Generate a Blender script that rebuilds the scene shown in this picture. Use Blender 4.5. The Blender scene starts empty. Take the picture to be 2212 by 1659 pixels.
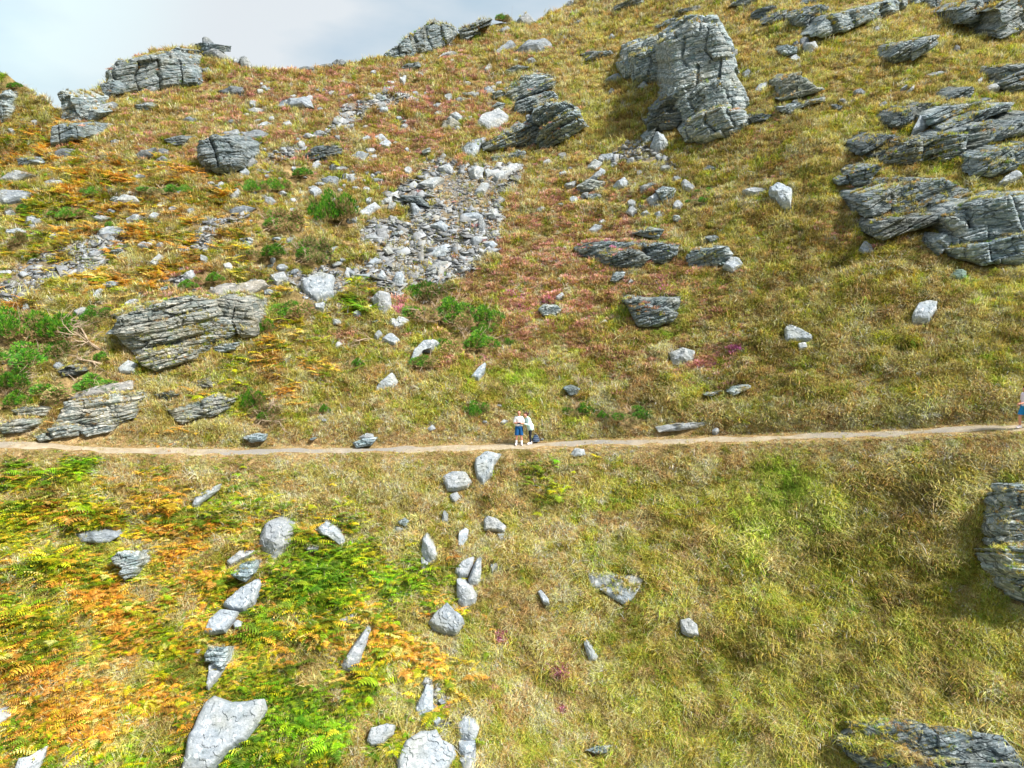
import bpy, bmesh, math, random
import numpy as np
from mathutils import Vector, Matrix, Euler
from mathutils.bvhtree import BVHTree

# ------------------------------------------------------------------ scene, camera, light
scene = bpy.context.scene
COL = scene.collection
CAMZ = 30.0
F = 1475.0                       # focal length in units of the photograph at 2212 px width
PITCH = math.radians(9.0)
cam_data = bpy.data.cameras.new("camera")
cam_data.sensor_width = 36.0
cam_data.lens = 36.0 * F / 2212.0
cam_data.clip_start = 0.2
cam_data.clip_end = 5000
cam = bpy.data.objects.new("camera", cam_data)
COL.objects.link(cam)
cam.location = (0, 0, CAMZ)
cam.rotation_euler = (math.radians(90) - PITCH, 0, 0)
scene.camera = cam

SUN_DIR = Vector((0.66, -0.34, 0.84)).normalized()
sun_data = bpy.data.lights.new("sun", 'SUN')
sun_data.energy = 4.6
sun_data.angle = math.radians(8.0)
sun_data.color = (1.0, 0.955, 0.88)
sun = bpy.data.objects.new("sun", sun_data)
COL.objects.link(sun)
sun.rotation_euler = SUN_DIR.to_track_quat('Z', 'Y').to_euler()

world = bpy.data.worlds.new("World")
scene.world = world
world.use_nodes = True
wt = world.node_tree
for n in list(wt.nodes): wt.nodes.remove(n)
def wn(t, **k):
    n = wt.nodes.new(t)
    for a, b in k.items(): setattr(n, a, b)
    return n
w_out = wn('ShaderNodeOutputWorld')
sky = wn('ShaderNodeTexSky', sky_type='NISHITA', sun_disc=False)
sky.sun_elevation = math.asin(SUN_DIR.z)
sky.sun_rotation = math.atan2(SUN_DIR.x, SUN_DIR.y)
sky.air_density = 1.0; sky.dust_density = 1.5
bg1 = wn('ShaderNodeBackground'); bg1.inputs[1].default_value = 0.10
wt.links.new(sky.outputs[0], bg1.inputs[0])
tc = wn('ShaderNodeTexCoord')
mp = wn('ShaderNodeMapping'); mp.inputs['Scale'].default_value = (1.0, 1.0, 2.6); mp.inputs['Location'].default_value = (0.35, 0.1, 0.2)
wt.links.new(tc.outputs['Generated'], mp.inputs[0])
nz = wn('ShaderNodeTexNoise'); nz.inputs['Scale'].default_value = 2.2; nz.inputs['Detail'].default_value = 5; nz.inputs['Roughness'].default_value = 0.5
wt.links.new(mp.outputs[0], nz.inputs['Vector'])
nz2 = wn('ShaderNodeTexNoise'); nz2.inputs['Scale'].default_value = 4.5; nz2.inputs['Detail'].default_value = 6; nz2.inputs['Roughness'].default_value = 0.45
wt.links.new(mp.outputs[0], nz2.inputs['Vector'])
cr = wn('ShaderNodeValToRGB')
cr.color_ramp.elements[0].position = 0.36; cr.color_ramp.elements[0].color = (0.40, 0.51, 0.60, 1)
cr.color_ramp.elements[1].position = 0.62; cr.color_ramp.elements[1].color = (0.62, 0.66, 0.69, 1)
wt.links.new(nz2.outputs[0], cr.inputs[0])
# thin bright cloud towards the left of the view
geo = wn('ShaderNodeVectorMath', operation='DOT_PRODUCT')
wt.links.new(tc.outputs['Generated'], geo.inputs[0]); geo.inputs[1].default_value = Vector((-0.62, 0.66, 0.40)).normalized()
mr = wn('ShaderNodeMapRange'); mr.inputs['From Min'].default_value = 0.93; mr.inputs['From Max'].default_value = 1.0
mr.interpolation_type = 'SMOOTHSTEP'
wt.links.new(geo.outputs['Value'], mr.inputs['Value'])
mul = wn('ShaderNodeMath', operation='MULTIPLY'); wt.links.new(mr.outputs[0], mul.inputs[0]); wt.links.new(nz.outputs[0], mul.inputs[1])
mx = wn('ShaderNodeMix', data_type='RGBA'); wt.links.new(mul.outputs[0], mx.inputs[0])
wt.links.new(cr.outputs[0], mx.inputs[6]); mx.inputs[7].default_value = (0.74, 1.02, 1.02, 1)
bg2 = wn('ShaderNodeBackground'); bg2.inputs[1].default_value = 0.64
wt.links.new(mx.outputs[2], bg2.inputs[0])
cr2 = wn('ShaderNodeValToRGB'); cr2.color_ramp.elements[0].position = 0.30; cr2.color_ramp.elements[0].color = (0.62, 0.62, 0.62, 1)
cr2.color_ramp.elements[1].position = 0.52; cr2.color_ramp.elements[1].color = (0.97, 0.97, 0.97, 1)
wt.links.new(nz.outputs[0], cr2.inputs[0])
ms = wn('ShaderNodeMixShader'); wt.links.new(cr2.outputs[0], ms.inputs[0])
wt.links.new(bg1.outputs[0], ms.inputs[1]); wt.links.new(bg2.outputs[0], ms.inputs[2])
wt.links.new(ms.outputs[0], w_out.inputs[0])

scene.view_settings.view_transform = 'Standard'
scene.view_settings.look = 'None'
scene.view_settings.exposure = 1.0
scene.view_settings.gamma = 1.0
scene.render.engine = 'CYCLES'
try:
    scene.cycles.max_bounces = 5
    scene.cycles.diffuse_bounces = 3
    scene.cycles.transmission_bounces = 3
    scene.cycles.glossy_bounces = 2
except Exception:
    pass

NPTS, NLEDGE, VEGMUL = 400000, 18000, 1.66
# ------------------------------------------------------------------ noise
def _h(ix, iy, seed):
    h = (ix.astype(np.int64) * 374761393 + iy.astype(np.int64) * 668265263 + seed * 144665213) & 0x7fffffff
    h = ((h ^ (h >> 13)) * 1274126177) & 0x7fffffff
    h = (h ^ (h >> 16)) & 0xffff
    return h.astype(np.float64) / 65535.0
def vnoise(x, y, seed=0):
    x = np.asarray(x, float); y = np.asarray(y, float)
    fx = np.floor(x); fy = np.floor(y)
    tx = x - fx; ty = y - fy
    ix = fx.astype(np.int64); iy = fy.astype(np.int64)
    tx = tx * tx * (3 - 2 * tx); ty = ty * ty * (3 - 2 * ty)
    a = _h(ix, iy, seed); b = _h(ix + 1, iy, seed); c = _h(ix, iy + 1, seed); d = _h(ix + 1, iy + 1, seed)
    return ((a * (1 - tx) + b * tx) * (1 - ty) + (c * (1 - tx) + d * tx) * ty) * 2 - 1
def fbm(x, y, seed=0, octv=4, rough=0.5):
    s = 0; a = 1.0; t = 0
    for o in range(octv):
        s = s + a * vnoise(x * 2 ** o + 17.3 * o, y * 2 ** o - 9.1 * o, seed + o * 7)
        t += a; a *= rough
    return s / t

# ------------------------------------------------------------------ photograph ray <-> world
cP, sP = math.cos(PITCH), math.sin(PITCH)
def ray_ue(px, py):
    """pixel -> (x/y, (z-CAMZ)/y) of the ray"""
    sx = (np.asarray(px, float) - 1106.0) / F; sy = (829.5 - np.asarray(py, float)) / F
    dy = cP + sy * sP; dz = -sP + sy * cP
    return sx / dy, dz / dy
def project(x, y, z):
    z = z - CAMZ
    dep = y * cP - z * sP; up = y * sP + z * cP
    return 1106.0 + F * x / dep, 829.5 - F * up / dep

# ------------------------------------------------------------------ terrain
_path = [(-700, 975, 29.5), (0, 957, 31), (150, 964, 31.5), (300, 974, 32), (450, 980, 32.5), (700, 973, 33.5), (850, 969, 34), (1000, 966, 34.2), (1150, 963, 34),
         (1300, 959, 33.6), (1500, 951, 32.6), (1700, 943, 31), (1900, 936, 29), (2212, 924, 26.2), (2900, 900, 23.5)]
_pu, _pe = ray_ue([p[0] for p in _path], [p[1] for p in _path])
_pd = np.array([p[2] for p in _path]); _px = _pu * _pd; _pz = _pe * _pd + CAMZ
def _smooth_interp(x, xs, ys):
    r = 0
    for o, w in ((-2.2, .2), (-1.1, .2), (0, .2), (1.1, .2), (2.2, .2)):
        r = r + w * np.interp(np.asarray(x) + o, xs, ys)
    return r
def path_y(x): return _smooth_interp(x, _px, _pd) + 0.18 * np.sin(np.asarray(x) * 0.35)
def path_z(x): return _smooth_interp(x, _px, _pz)

_crest = [(-2200, 560), (-900, 500), (-300, 480), (-60, 430), (60, 350), (115, 290), (140, 238), (200, 207), (226, 180), (240, 150), (330, 112), (430, 100), (480, 127),
          (540, 144), (610, 154), (700, 146), (820, 124), (860, 115), (985, 72), (1080, 50), (1150, 50), (1190, 26), (1235, 4),
          (1300, -25), (1600, -110), (2212, -200), (2900, -260), (4500, -300)]
_cu, _ce = ray_ue([p[0] for p in _crest], [p[1] for p in _crest])
_o = np.argsort(_cu); _cu = _cu[_o]; _ce = _ce[_o]
_crest2 = [(-2200, -200), (-600, -100), (-100, 105), (0, 152), (35, 172), (70, 196), (100, 214), (135, 240), (200, 300), (400, 420), (1100, 600), (4500, 700)]
_cu2, _ce2 = ray_ue([p[0] for p in _crest2], [p[1] for p in _crest2])
_o = np.argsort(_cu2); _cu2 = _cu2[_o]; _ce2 = _ce2[_o]
SUP, SDN = 0.70, 0.76
def slope_line(x, y):
    d = y - path_y(x)
    hw = 0.72
    up = np.maximum(d - hw, 0); dn = np.maximum(-d - hw, 0)
    core = np.clip(d, -hw, hw)
    bank = 0.45 * (1 - np.exp(-up / 0.8))            # small cut bank above the path
    return path_z(x) + SUP * up + bank + 0.10 * core - SDN * dn - 0.25 * (1 - np.exp(-dn / 0.7)), d
def H_base(x, y):
    x = np.asarray(x, float); y = np.asarray(y, float)
    h, d = slope_line(x, y)
    u = x / np.maximum(y, 1.0)
    e = np.interp(u, _cu, _ce)
    # distance where the slope reaches the sky line of the ridge
    k = CAMZ + e * y                                 # height of sight line at this y
    over = h - k                                     # > 0 : beyond the crest
    h1 = np.where(over > 0, k - 0.55 * over - 0.03 * over ** 1.2 * 0, h)
    # farther hill on the left, across a gully
    e2 = np.interp(u, _cu2, _ce2)
    h2s = CAMZ + (-0.10 + (y - 92) * 0.0150) * y
    k2 = CAMZ + e2 * y
    h2 = np.where(h2s > k2, k2 - 0.5 * (h2s - k2), h2s)
    h2 = np.where(y > 60, h2, -1e3)
    h = np.maximum(h1, h2)
    return np.maximum(h, -30.0), d
def H(x, y):
    x = np.asarray(x, float); y = np.asarray(y, float)
    h, d = H_base(x, y)
    far = np.clip((np.abs(d) - 0.75) / 2.2, 0, 1)
    far = far * far
    fard = np.clip((np.abs(d) - 3) / 12, 0, 1)
    n = 1.1 * fbm(x * 0.07 + 3, y * 0.09, 11, 3) * fard
    n = n + 0.42 * fbm(x * 0.30, y * 0.42, 21, 3) * far
    n = n + 0.20 * fbm(x * 0.9, y * 1.5, 31, 3) * far + 0.15 * fbm(x * 2.3, y * 2.9, 35, 2) * far
    # terracettes: small level treads running along the slope
    t = (h + 0.15 * x + 1.1 * fbm(x * 0.12, y * 0.12, 41, 2)) / 1.15
    tr = t - np.floor(t)
    amp = np.clip(fbm(x * 0.10 + 50, y * 0.15, 51, 2) * 2.2 + 0.25, 0, 1)
    n = n + 0.20 * amp * (np.minimum(tr / 0.35, (1 - tr) / 0.65) - 0.5) * far
    u = x / np.maximum(y, 1.0); e = np.interp(u, _cu, _ce)
    return h + n * np.where(y > 45, np.clip((CAMZ + e * y - h) / 2.0, 0.22, 1), 1)

us = np.concatenate([np.linspace(-2.2, -0.86, 50), np.linspace(-0.84, 0.84, 760), np.linspace(0.86, 2.2, 50)])
ys = np.concatenate([np.linspace(3, 15, 14), np.arange(15.5, 20, .16), np.arange(20, 37, 0.05), np.arange(37, 60, 0.12), np.arange(60, 112, 0.22),
                     np.arange(112, 170, 1.0), np.geomspace(172, 900, 40)])
UU, YY = np.meshgrid(us, ys, indexing='ij')
XX = UU * YY
ZZ = H(XX, YY)
EE = (ZZ - CAMZ) / YY
EE[:, ys < 12] = -9
CM = np.maximum.accumulate(EE, axis=1)
def hit(px, py):
    """where the sight line through a photo pixel meets the hillside (vectorised)"""
    u, e = ray_ue(px, py)
    u = np.atleast_1d(u); e = np.atleast_1d(e)
    ci = np.clip(np.searchsorted(us, u) - 1, 0, len(us) - 2)
    f = np.clip((u - us[ci]) / (us[ci + 1] - us[ci]), 0, 1)
    ci = np.where(f > .5, ci + 1, ci)
    yy = np.full(u.shape, np.nan)
    order = np.argsort(ci, kind='stable')
    cs = ci[order]
    bounds = np.flatnonzero(np.diff(cs)) + 1
    for g in np.split(order, bounds):
        if len(g) == 0: continue
        row = CM[ci[g[0]]]
        k = np.searchsorted(row, e[g])
        ok = (k > 0) & (k < len(ys))
        kk = np.clip(k, 1, len(ys) - 1)
        a = row[kk - 1]; b = row[kk]
        t = np.where(b > a, (e[g] - a) / np.maximum(b - a, 1e-9), 0)
        # after an occluded dip the crossing lies on the rising cell
        yv = ys[kk - 1] + np.clip(t, 0, 1) * (ys[kk] - ys[kk - 1])
        yy[g] = np.where(ok, yv, np.nan)
    x = u * yy
    z = np.where(np.isnan(yy), np.nan, H(x, np.nan_to_num(yy, nan=30.0)))
    return np.stack([x, yy, z], 1)
def hit1(px, py):
    p = hit([px], [py])[0]
    k = 0
    while np.isnan(p[0]) and k < 60:
        k += 1
        p = hit([px], [py + 4 * k])[0]
    if k:                                            # above the sky line: same crest distance, own height
        u, e = ray_ue(px, py)
        p = np.array([u * p[1], p[1], CAMZ + e * p[1]])
    return p
def grad(x, y, s=1.0):
    hx = (H_base(x + s, y)[0] - H_base(x - s, y)[0]) / (2 * s)
    hy = (H_base(x, y + s)[0] - H_base(x, y - s)[0]) / (2 * s)
    return float(hx), float(hy)

# ------------------------------------------------------------------ helpers
def new_mesh_obj(name, V, Fc, mat=None, parent=None, smooth=False, loc=None):
    me = bpy.data.meshes.new(name)
    V = np.asarray(V, np.float64)
    if loc is not None: V = V - np.asarray(loc)
    if isinstance(Fc, np.ndarray):
        n = len(Fc); k = Fc.shape[1]
        me.vertices.add(len(V)); me.vertices.foreach_set('co', V.astype(np.float32).ravel())
        me.loops.add(n * k); me.loops.foreach_set('vertex_index', Fc.astype(np.int32).ravel())
        me.polygons.add(n); me.polygons.foreach_set('loop_start', np.arange(0, n * k, k, dtype=np.int32))
        me.update(calc_edges=True)
    else:
        me.from_pydata([tuple(v) for v in V], [], [tuple(f) for f in Fc]); me.update()
    if smooth: me.polygons.foreach_set('use_smooth', np.ones(len(me.polygons), bool))
    if mat: me.materials.append(mat)
    o = bpy.data.objects.new(name, me)
    COL.objects.link(o)
    if loc is not None: o.location = loc
    if parent is not None: o.parent = parent
    return o
def tag(o, label, cat, group=None, kind=None):
    if label: o['label'] = label
    if cat: o['category'] = cat
    if group: o['group'] = group
    if kind: o['kind'] = kind
    return o
def empty(name, loc):
    e = bpy.data.objects.new(name, None); COL.objects.link(e); e.location = loc; e.empty_display_size = 0.3
    return e
def s2l(r, g, b):
    f = lambda c: (c / 255) / 12.92 if c / 255 <= 0.04045 else ((c / 255 + 0.055) / 1.055) ** 2.4
    return (f(r), f(g), f(b))

# ------------------------------------------------------------------ materials
class NT:
    def __init__(self, name):
        self.m = bpy.data.materials.new(name); self.m.use_nodes = True
        self.t = self.m.node_tree
        for n in list(self.t.nodes): self.t.nodes.remove(n)
        self.out = self.n('ShaderNodeOutputMaterial')
    def n(self, t, **k):
        n = self.t.nodes.new(t)
        for a, b in k.items(): setattr(n, a, b)
        return n
    def l(self, a, b): self.t.links.new(a, b)
    def noise(self, vec, scale, det=4, rough=.55, dist=0):
        n = self.n('ShaderNodeTexNoise'); n.inputs['Scale'].default_value = scale; n.inputs['Detail'].default_value = det
        n.inputs['Roughness'].default_value = rough; n.inputs['Distortion'].default_value = dist
        if vec is not None: self.l(vec, n.inputs['Vector'])
        return n.outputs[0]
    def ramp(self, fac, stops):
        r = self.n('ShaderNodeValToRGB'); e = r.color_ramp.elements
        while len(e) < len(stops): e.new(0.5)
        for k, (p, c) in enumerate(stops):
            e[k].position = p; e[k].color = (c[0], c[1], c[2], 1) if not isinstance(c, (int, float)) else (c, c, c, 1)
        self.l(fac, r.inputs[0]); return r.outputs[0]
    def mix(self, fac, a, b, bt='MIX'):
        m = self.n('ShaderNodeMix', data_type='RGBA', blend_type=bt)
        for s, v in ((0, fac), (6, a), (7, b)):
            if hasattr(v, 'links'): self.l(v, m.inputs[s])
            elif isinstance(v, (int, float)): m.inputs[s].default_value = v if s == 0 else (v, v, v, 1)
            else: m.inputs[s].default_value = (v[0], v[1], v[2], 1)
        return m.outputs[2]
    def math(self, op, a, b=0.0):
        m = self.n('ShaderNodeMath', operation=op)
        for s, v in ((0, a), (1, b)):
            if hasattr(v, 'links'): self.l(v, m.inputs[s])
            else: m.inputs[s].default_value = v
        return m.outputs[0]
    def mapping(self, vec, rot=(0, 0, 0), scl=(1, 1, 1)):
        m = self.n('ShaderNodeMapping'); m.inputs['Rotation'].default_value = rot; m.inputs['Scale'].default_value = scl
        self.l(vec, m.inputs[0]); return m.outputs[0]
    def bsdf(self, col, rough=0.9, bump=None, bstr=0.5, bdist=0.05, spec=0.25):
        b = self.n('ShaderNodeBsdfPrincipled')
        if hasattr(col, 'links'): self.l(col, b.inputs['Base Color'])
        else: b.inputs['Base Color'].default_value = (col[0], col[1], col[2], 1)
        b.inputs['Roughness'].default_value = rough
        b.inputs['Specular IOR Level'].default_value = spec
        if bump is not None:
            bn = self.n('ShaderNodeBump'); bn.inputs['Strength'].default_value = bstr; bn.inputs['Distance'].default_value = bdist
            self.l(bump, bn.inputs['Height']); self.l(bn.outputs[0], b.inputs['Normal'])
        return b.outputs[0]
    def done(self, sh): self.l(sh, self.out.inputs[0]); return self.m
def simple_mat(name, col, rough=0.8, var=0.12, scale=30):
    t = NT(name); g = t.n('ShaderNodeNewGeometry')
    nn = t.noise(g.outputs['Position'], scale)
    c = t.mix(nn, [v * (1 - var) for v in col], [min(1, v * (1 + var)) for v in col])
    return t.done(t.bsdf(c, rough, nn, 0.3, 0.01))

def stone_mat(name, crag=False):
    t = NT(name); g = t.n('ShaderNodeNewGeometry'); P = g.outputs['Position']
    oi = t.n('ShaderNodeObjectInfo')
    strat = t.mapping(P, (0, math.radians(16 if crag else 12), 0), (0.55, 0.55, 5.5) if crag else (1.3, 1.3, 3.2))
    big = t.noise(P, 0.8, 3)
    ns = t.noise(strat, 1.6 if crag else 1.6, 7, .68, .3)
    med = t.noise(P, 4.5, 6, .62)
    fine = t.noise(P, 22, 4, .7)
    base = t.ramp(ns, [(0.32, (0.045, 0.07, 0.08)), (0.45, (0.15, 0.19, 0.205)), (0.58, (0.31, 0.34, 0.35)), (0.70, (0.56, 0.565, 0.56))] if crag else
                      [(0.28, (0.15, 0.175, 0.20)), (0.45, (0.25, 0.275, 0.30)), (0.60, (0.32, 0.34, 0.365)), (0.75, (0.42, 0.435, 0.45))])
    # warm iron and green algae tints
    base = t.mix(t.ramp(big, [(0.47, 0.0), (0.66, 0.42 if crag else 0.38)]), base, (0.27, 0.25, 0.17))
    base = t.mix(t.ramp(t.noise(P, 1.7, 4), [(0.54, 0.0), (0.68, 0.45 if crag else 0.12)]), base, (0.13, 0.21, 0.19))
    # pale lichen blotches and dark lichen specks
    li = t.ramp(med, [(0.56, 0.0), (0.64, 0.65 if crag else 0.7)])
    base = t.mix(li, base, (0.58, 0.60, 0.59))
    dk = t.ramp(t.noise(P, 9, 5, .7), [(0.34, 1.0), (0.43, 0.0)])
    base = t.mix(t.math('MULTIPLY', dk, 0.75 if crag else 0.6), base, (0.06, 0.075, 0.075))
    # joints and bedding cracks
    vo = t.n('ShaderNodeTexVoronoi', feature='DISTANCE_TO_EDGE'); vo.inputs['Scale'].default_value = 1.0
    warp = t.n('ShaderNodeVectorMath', operation='ADD')
    sc = t.n('ShaderNodeVectorMath', operation='SCALE'); sc.inputs['Scale'].default_value = 0.5
    nzv = t.n('ShaderNodeTexNoise'); nzv.inputs['Scale'].default_value = 1.3; nzv.inputs['Detail'].default_value = 4; t.l(P, nzv.inputs['Vector'])
    t.l(nzv.outputs[1], sc.inputs[0]); t.l(P, warp.inputs[0]); t.l(sc.outputs[0], warp.inputs[1])
    t.l(t.mapping(warp.outputs[0], (0, math.radians(16), 0), (0.7, 0.7, 2.6) if crag else (0.6, 0.6, 0.9)), vo.inputs['Vector'])
    crk = t.ramp(vo.outputs['Distance'], [(0.0, 1.0), (0.035 if crag else 0.012, 0.0)])
    base = t.mix(t.math('MULTIPLY', crk, 0.85 if crag else 0.22), base, (0.035, 0.045, 0.045))
    base = t.mix(0.35, base, t.ramp(fine, [(0.3, 0.12), (0.7, 0.72)]), 'OVERLAY')
    base = t.mix(1.0, base, oi.outputs['Color'], 'MULTIPLY'); base = t.mix(1.0, base, (1.06, 1.10, 1.12) if crag else (.95, .97, .985), 'MULTIPLY')
    hgt = t.math('ADD', t.math('MULTIPLY', ns, 1.0), t.math('MULTIPLY', fine, 0.35))
    hgt = t.math('SUBTRACT', t.math('ADD', hgt, t.math('MULTIPLY', med, .5)), t.math('MULTIPLY', crk, 0.5 if crag else 0.15))
    return t.done(t.bsdf(base, 0.85, hgt, 0.9 if crag else 0.6, 0.12 if crag else 0.05, 0.3))
M_STONE = stone_mat("stone"); M_CRAG = stone_mat("crag_rock", True)

def ground_mat():
    t = NT("hillside_turf"); g = t.n('ShaderNodeNewGeometry'); P = g.outputs['Position']
    at = t.n('ShaderNodeAttribute'); at.attribute_name = 'col'
    n1 = t.noise(P, 3.0, 6, .7); n2 = t.noise(P, 14, 5, .7)
    c = t.mix(t.ramp(n1, [(0.35, 0.0), (0.65, 0.75)]), at.outputs['Color'], (0.13, 0.085, 0.035))
    c = t.mix(0.8, c, t.ramp(n2, [(0.3, 0.15), (0.7, 0.85)]), 'OVERLAY')
    return t.done(t.bsdf(c, 0.95, n2, 0.8, 0.1, 0.1))
M_GROUND = ground_mat()
# ------------------------------------------------------------------ vegetation zones (what grows where)
# (x, y, rx, ry, weight) in photograph units; every plant found there is then fixed to the hillside
Z_BO = [(200,1350,300,260,1.7),(60,1500,220,200,1.6),(140,1120,200,80,1.3),(430,1170,110,70,.5),(60,320,110,50,3.0),(230,420,260,70,1.3),(60,350,150,70,1.5),
        (340,520,240,50,1.3),(300,600,240,45,1.0),(640,800,70,45,1.2),(620,760,60,40,.8),(760,660,50,30,.8),(540,440,130,50,.5),(700,1130,70,30,.5),(850,1380,120,100,.6),
        (120,560,120,60,.9),(640,1400,150,150,.5),(30,640,90,60,.7),(540,860,60,40,.4),(200,480,160,40,1.0),(940,1460,60,60,.6)]
Z_BG = [(150,1010,230,28,2.2),(60,1070,200,60,1.0),(700,1230,120,80,2.2),(890,1290,60,60,2.0),(650,1560,170,100,2.2),(560,1640,120,60,2.2),(470,1060,100,60,1.4),(330,1250,150,130,.8),
        (700,1400,120,110,.9),(1180,1000,75,35,1.2),(770,650,60,40,1.3),(640,1340,90,90,.9),(300,1650,120,40,1.5),(600,560,160,30,.6),(450,1500,120,100,.5),(60,1300,90,80,.8),(250,1130,120,60,.8),
        (1170,1050,60,40,.6),(1000,1330,60,40,.3),(250,520,240,60,.6),(150,470,140,40,.5),(560,640,80,40,.8),(640,720,50,40,.8),(500,840,60,40,.5),(830,1180,60,40,.5),(450,790,80,30,.6)]
Z_HE = [(700,190,300,90,1.1),(950,240,220,90,1.2),(500,230,200,80,.7),(1250,540,180,120,1.7),(1130,640,190,110,1.6),(1400,640,160,90,1.1),(1500,790,120,35,1.0),(1350,450,130,60,.7),
        (880,330,150,60,1.3),(400,625,100,25,1.0),(300,300,150,50,.8),(1000,120,180,50,.7),(1300,730,150,60,.9),(700,300,150,60,.9),(1200,340,200,50,.3),(520,1340,60,40,.8),(760,740,60,40,.5),
        (1640,300,80,60,.4),(1850,500,160,60,.35),(1000,780,90,30,.6)]
Z_PK = [(1087,1375,7,12,6),(1200,1460,14,14,6),(960,1527,9,9,9),(1062,1515,9,14,6),(1220,1530,16,8,6),(1092,1533,10,8,5),(860,665,14,8,6),(1000,770,16,8,6),(1050,775,10,6,5),(1120,650,30,20,1.5),(1180,655,20,10,1.5),
        (1590,755,12,8,4),(1520,790,20,10,2.5),(1250,550,50,30,.8),(918,400,12,10,4),(1430,610,40,20,.8),(905,630,10,6,3),(790,590,12,8,2),(1300,560,80,60,.6),(950,250,100,60,.4)]
Z_GG = [(1700,1060,85,85,3.2),(1640,1130,80,60,1.6),(1900,1100,180,150,.6),(1500,1230,220,180,.45),(2000,1300,260,180,.7),(1800,840,350,60,1.0),(2000,250,220,130,.6),(1900,120,140,50,.5),
        (1780,1450,320,200,2.8),(1950,1250,260,200,1.7),(1450,1330,200,160,1.0),(1350,1550,200,120,.8),(2000,860,240,60,1.2),(1000,860,220,50,.8),(1250,830,150,50,.8),(1440,705,60,22,1.8),(2050,870,200,60,.9),(1000,1400,200,160,.4),(1660,290,60,80,.5),(1300,1050,220,70,.5),
        (1430,1390,200,120,.3),(700,840,120,40,.9),(40,170,60,14,2.5),(1600,1640,260,40,.5),(1130,820,60,30,1.0),(880,740,100,40,.6),(1560,410,70,30,.6)]
Z_OL = [(1900,500,340,300,1.1),(2100,800,260,160,1.0),(1850,300,280,180,1.1),(2000,1250,300,250,1.2),(1550,330,120,60,.8),(1800,1500,350,180,1.0),(1700,700,200,120,.6),(2100,80,150,80,1.0),(1960,1060,260,60,1.2)]  # olive grass; its duller tone also puts the right side's shade into colour
Z_YG = [(1310,240,90,110,2.0),(1680,120,120,60,1.2),(1400,60,140,50,1.0),(1560,500,160,60,.9),(1600,1050,160,60,.6),(30,240,80,40,1.5),(1500,680,100,40,.8),(350,160,200,40,.9),(700,120,160,30,.6),(1330,150,70,60,.8)]
def zone_w(Z, px, py):
    w = np.zeros_like(px)
    for (x, y, rx, ry, k) in Z:
        q = ((px - x) / rx) ** 2 + ((py - y) / ry) ** 2
        w = np.maximum(w, k * np.exp(-q * 0.9))
    return w
PAL = {  # base colours (linear) of each plant cover
    'dry': [s2l(226,196,148), s2l(212,172,118), s2l(236,212,172), s2l(190,146,94), s2l(216,182,104)],
    'yel': [s2l(220,192,112), s2l(208,186,102), s2l(196,176,84)],
    'oli': [s2l(178,168,108), s2l(154,150,58), s2l(196,182,132), s2l(152,136,62), s2l(124,138,50)],
    'gre': [s2l(130,160,24), s2l(160,162,34), s2l(96,142,28), s2l(188,184,84), s2l(158,136,28)],
    'bro': [s2l(212,158,62), s2l(198,138,50), s2l(220,184,108), s2l(190,160,40), s2l(168,122,50)],
    'bgr': [s2l(116,144,12), s2l(90,128,14), s2l(148,158,14), s2l(168,160,24), s2l(74,110,16)],
    'hea': [s2l(184,142,126), s2l(160,122,104), s2l(186,140,142), s2l(132,102,76), s2l(138,120,60)],
    'pin': [s2l(176,96,150), s2l(190,124,150), s2l(150,76,140)],
}
KEYS = ['dry', 'yel', 'oli', 'gre', 'bro', 'bgr', 'hea', 'pin']
PALM = np.zeros((8, 5, 3))
for i, k in enumerate(KEYS):
    for j in range(5): PALM[i, j] = PAL[k][j % len(PAL[k])]
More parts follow.
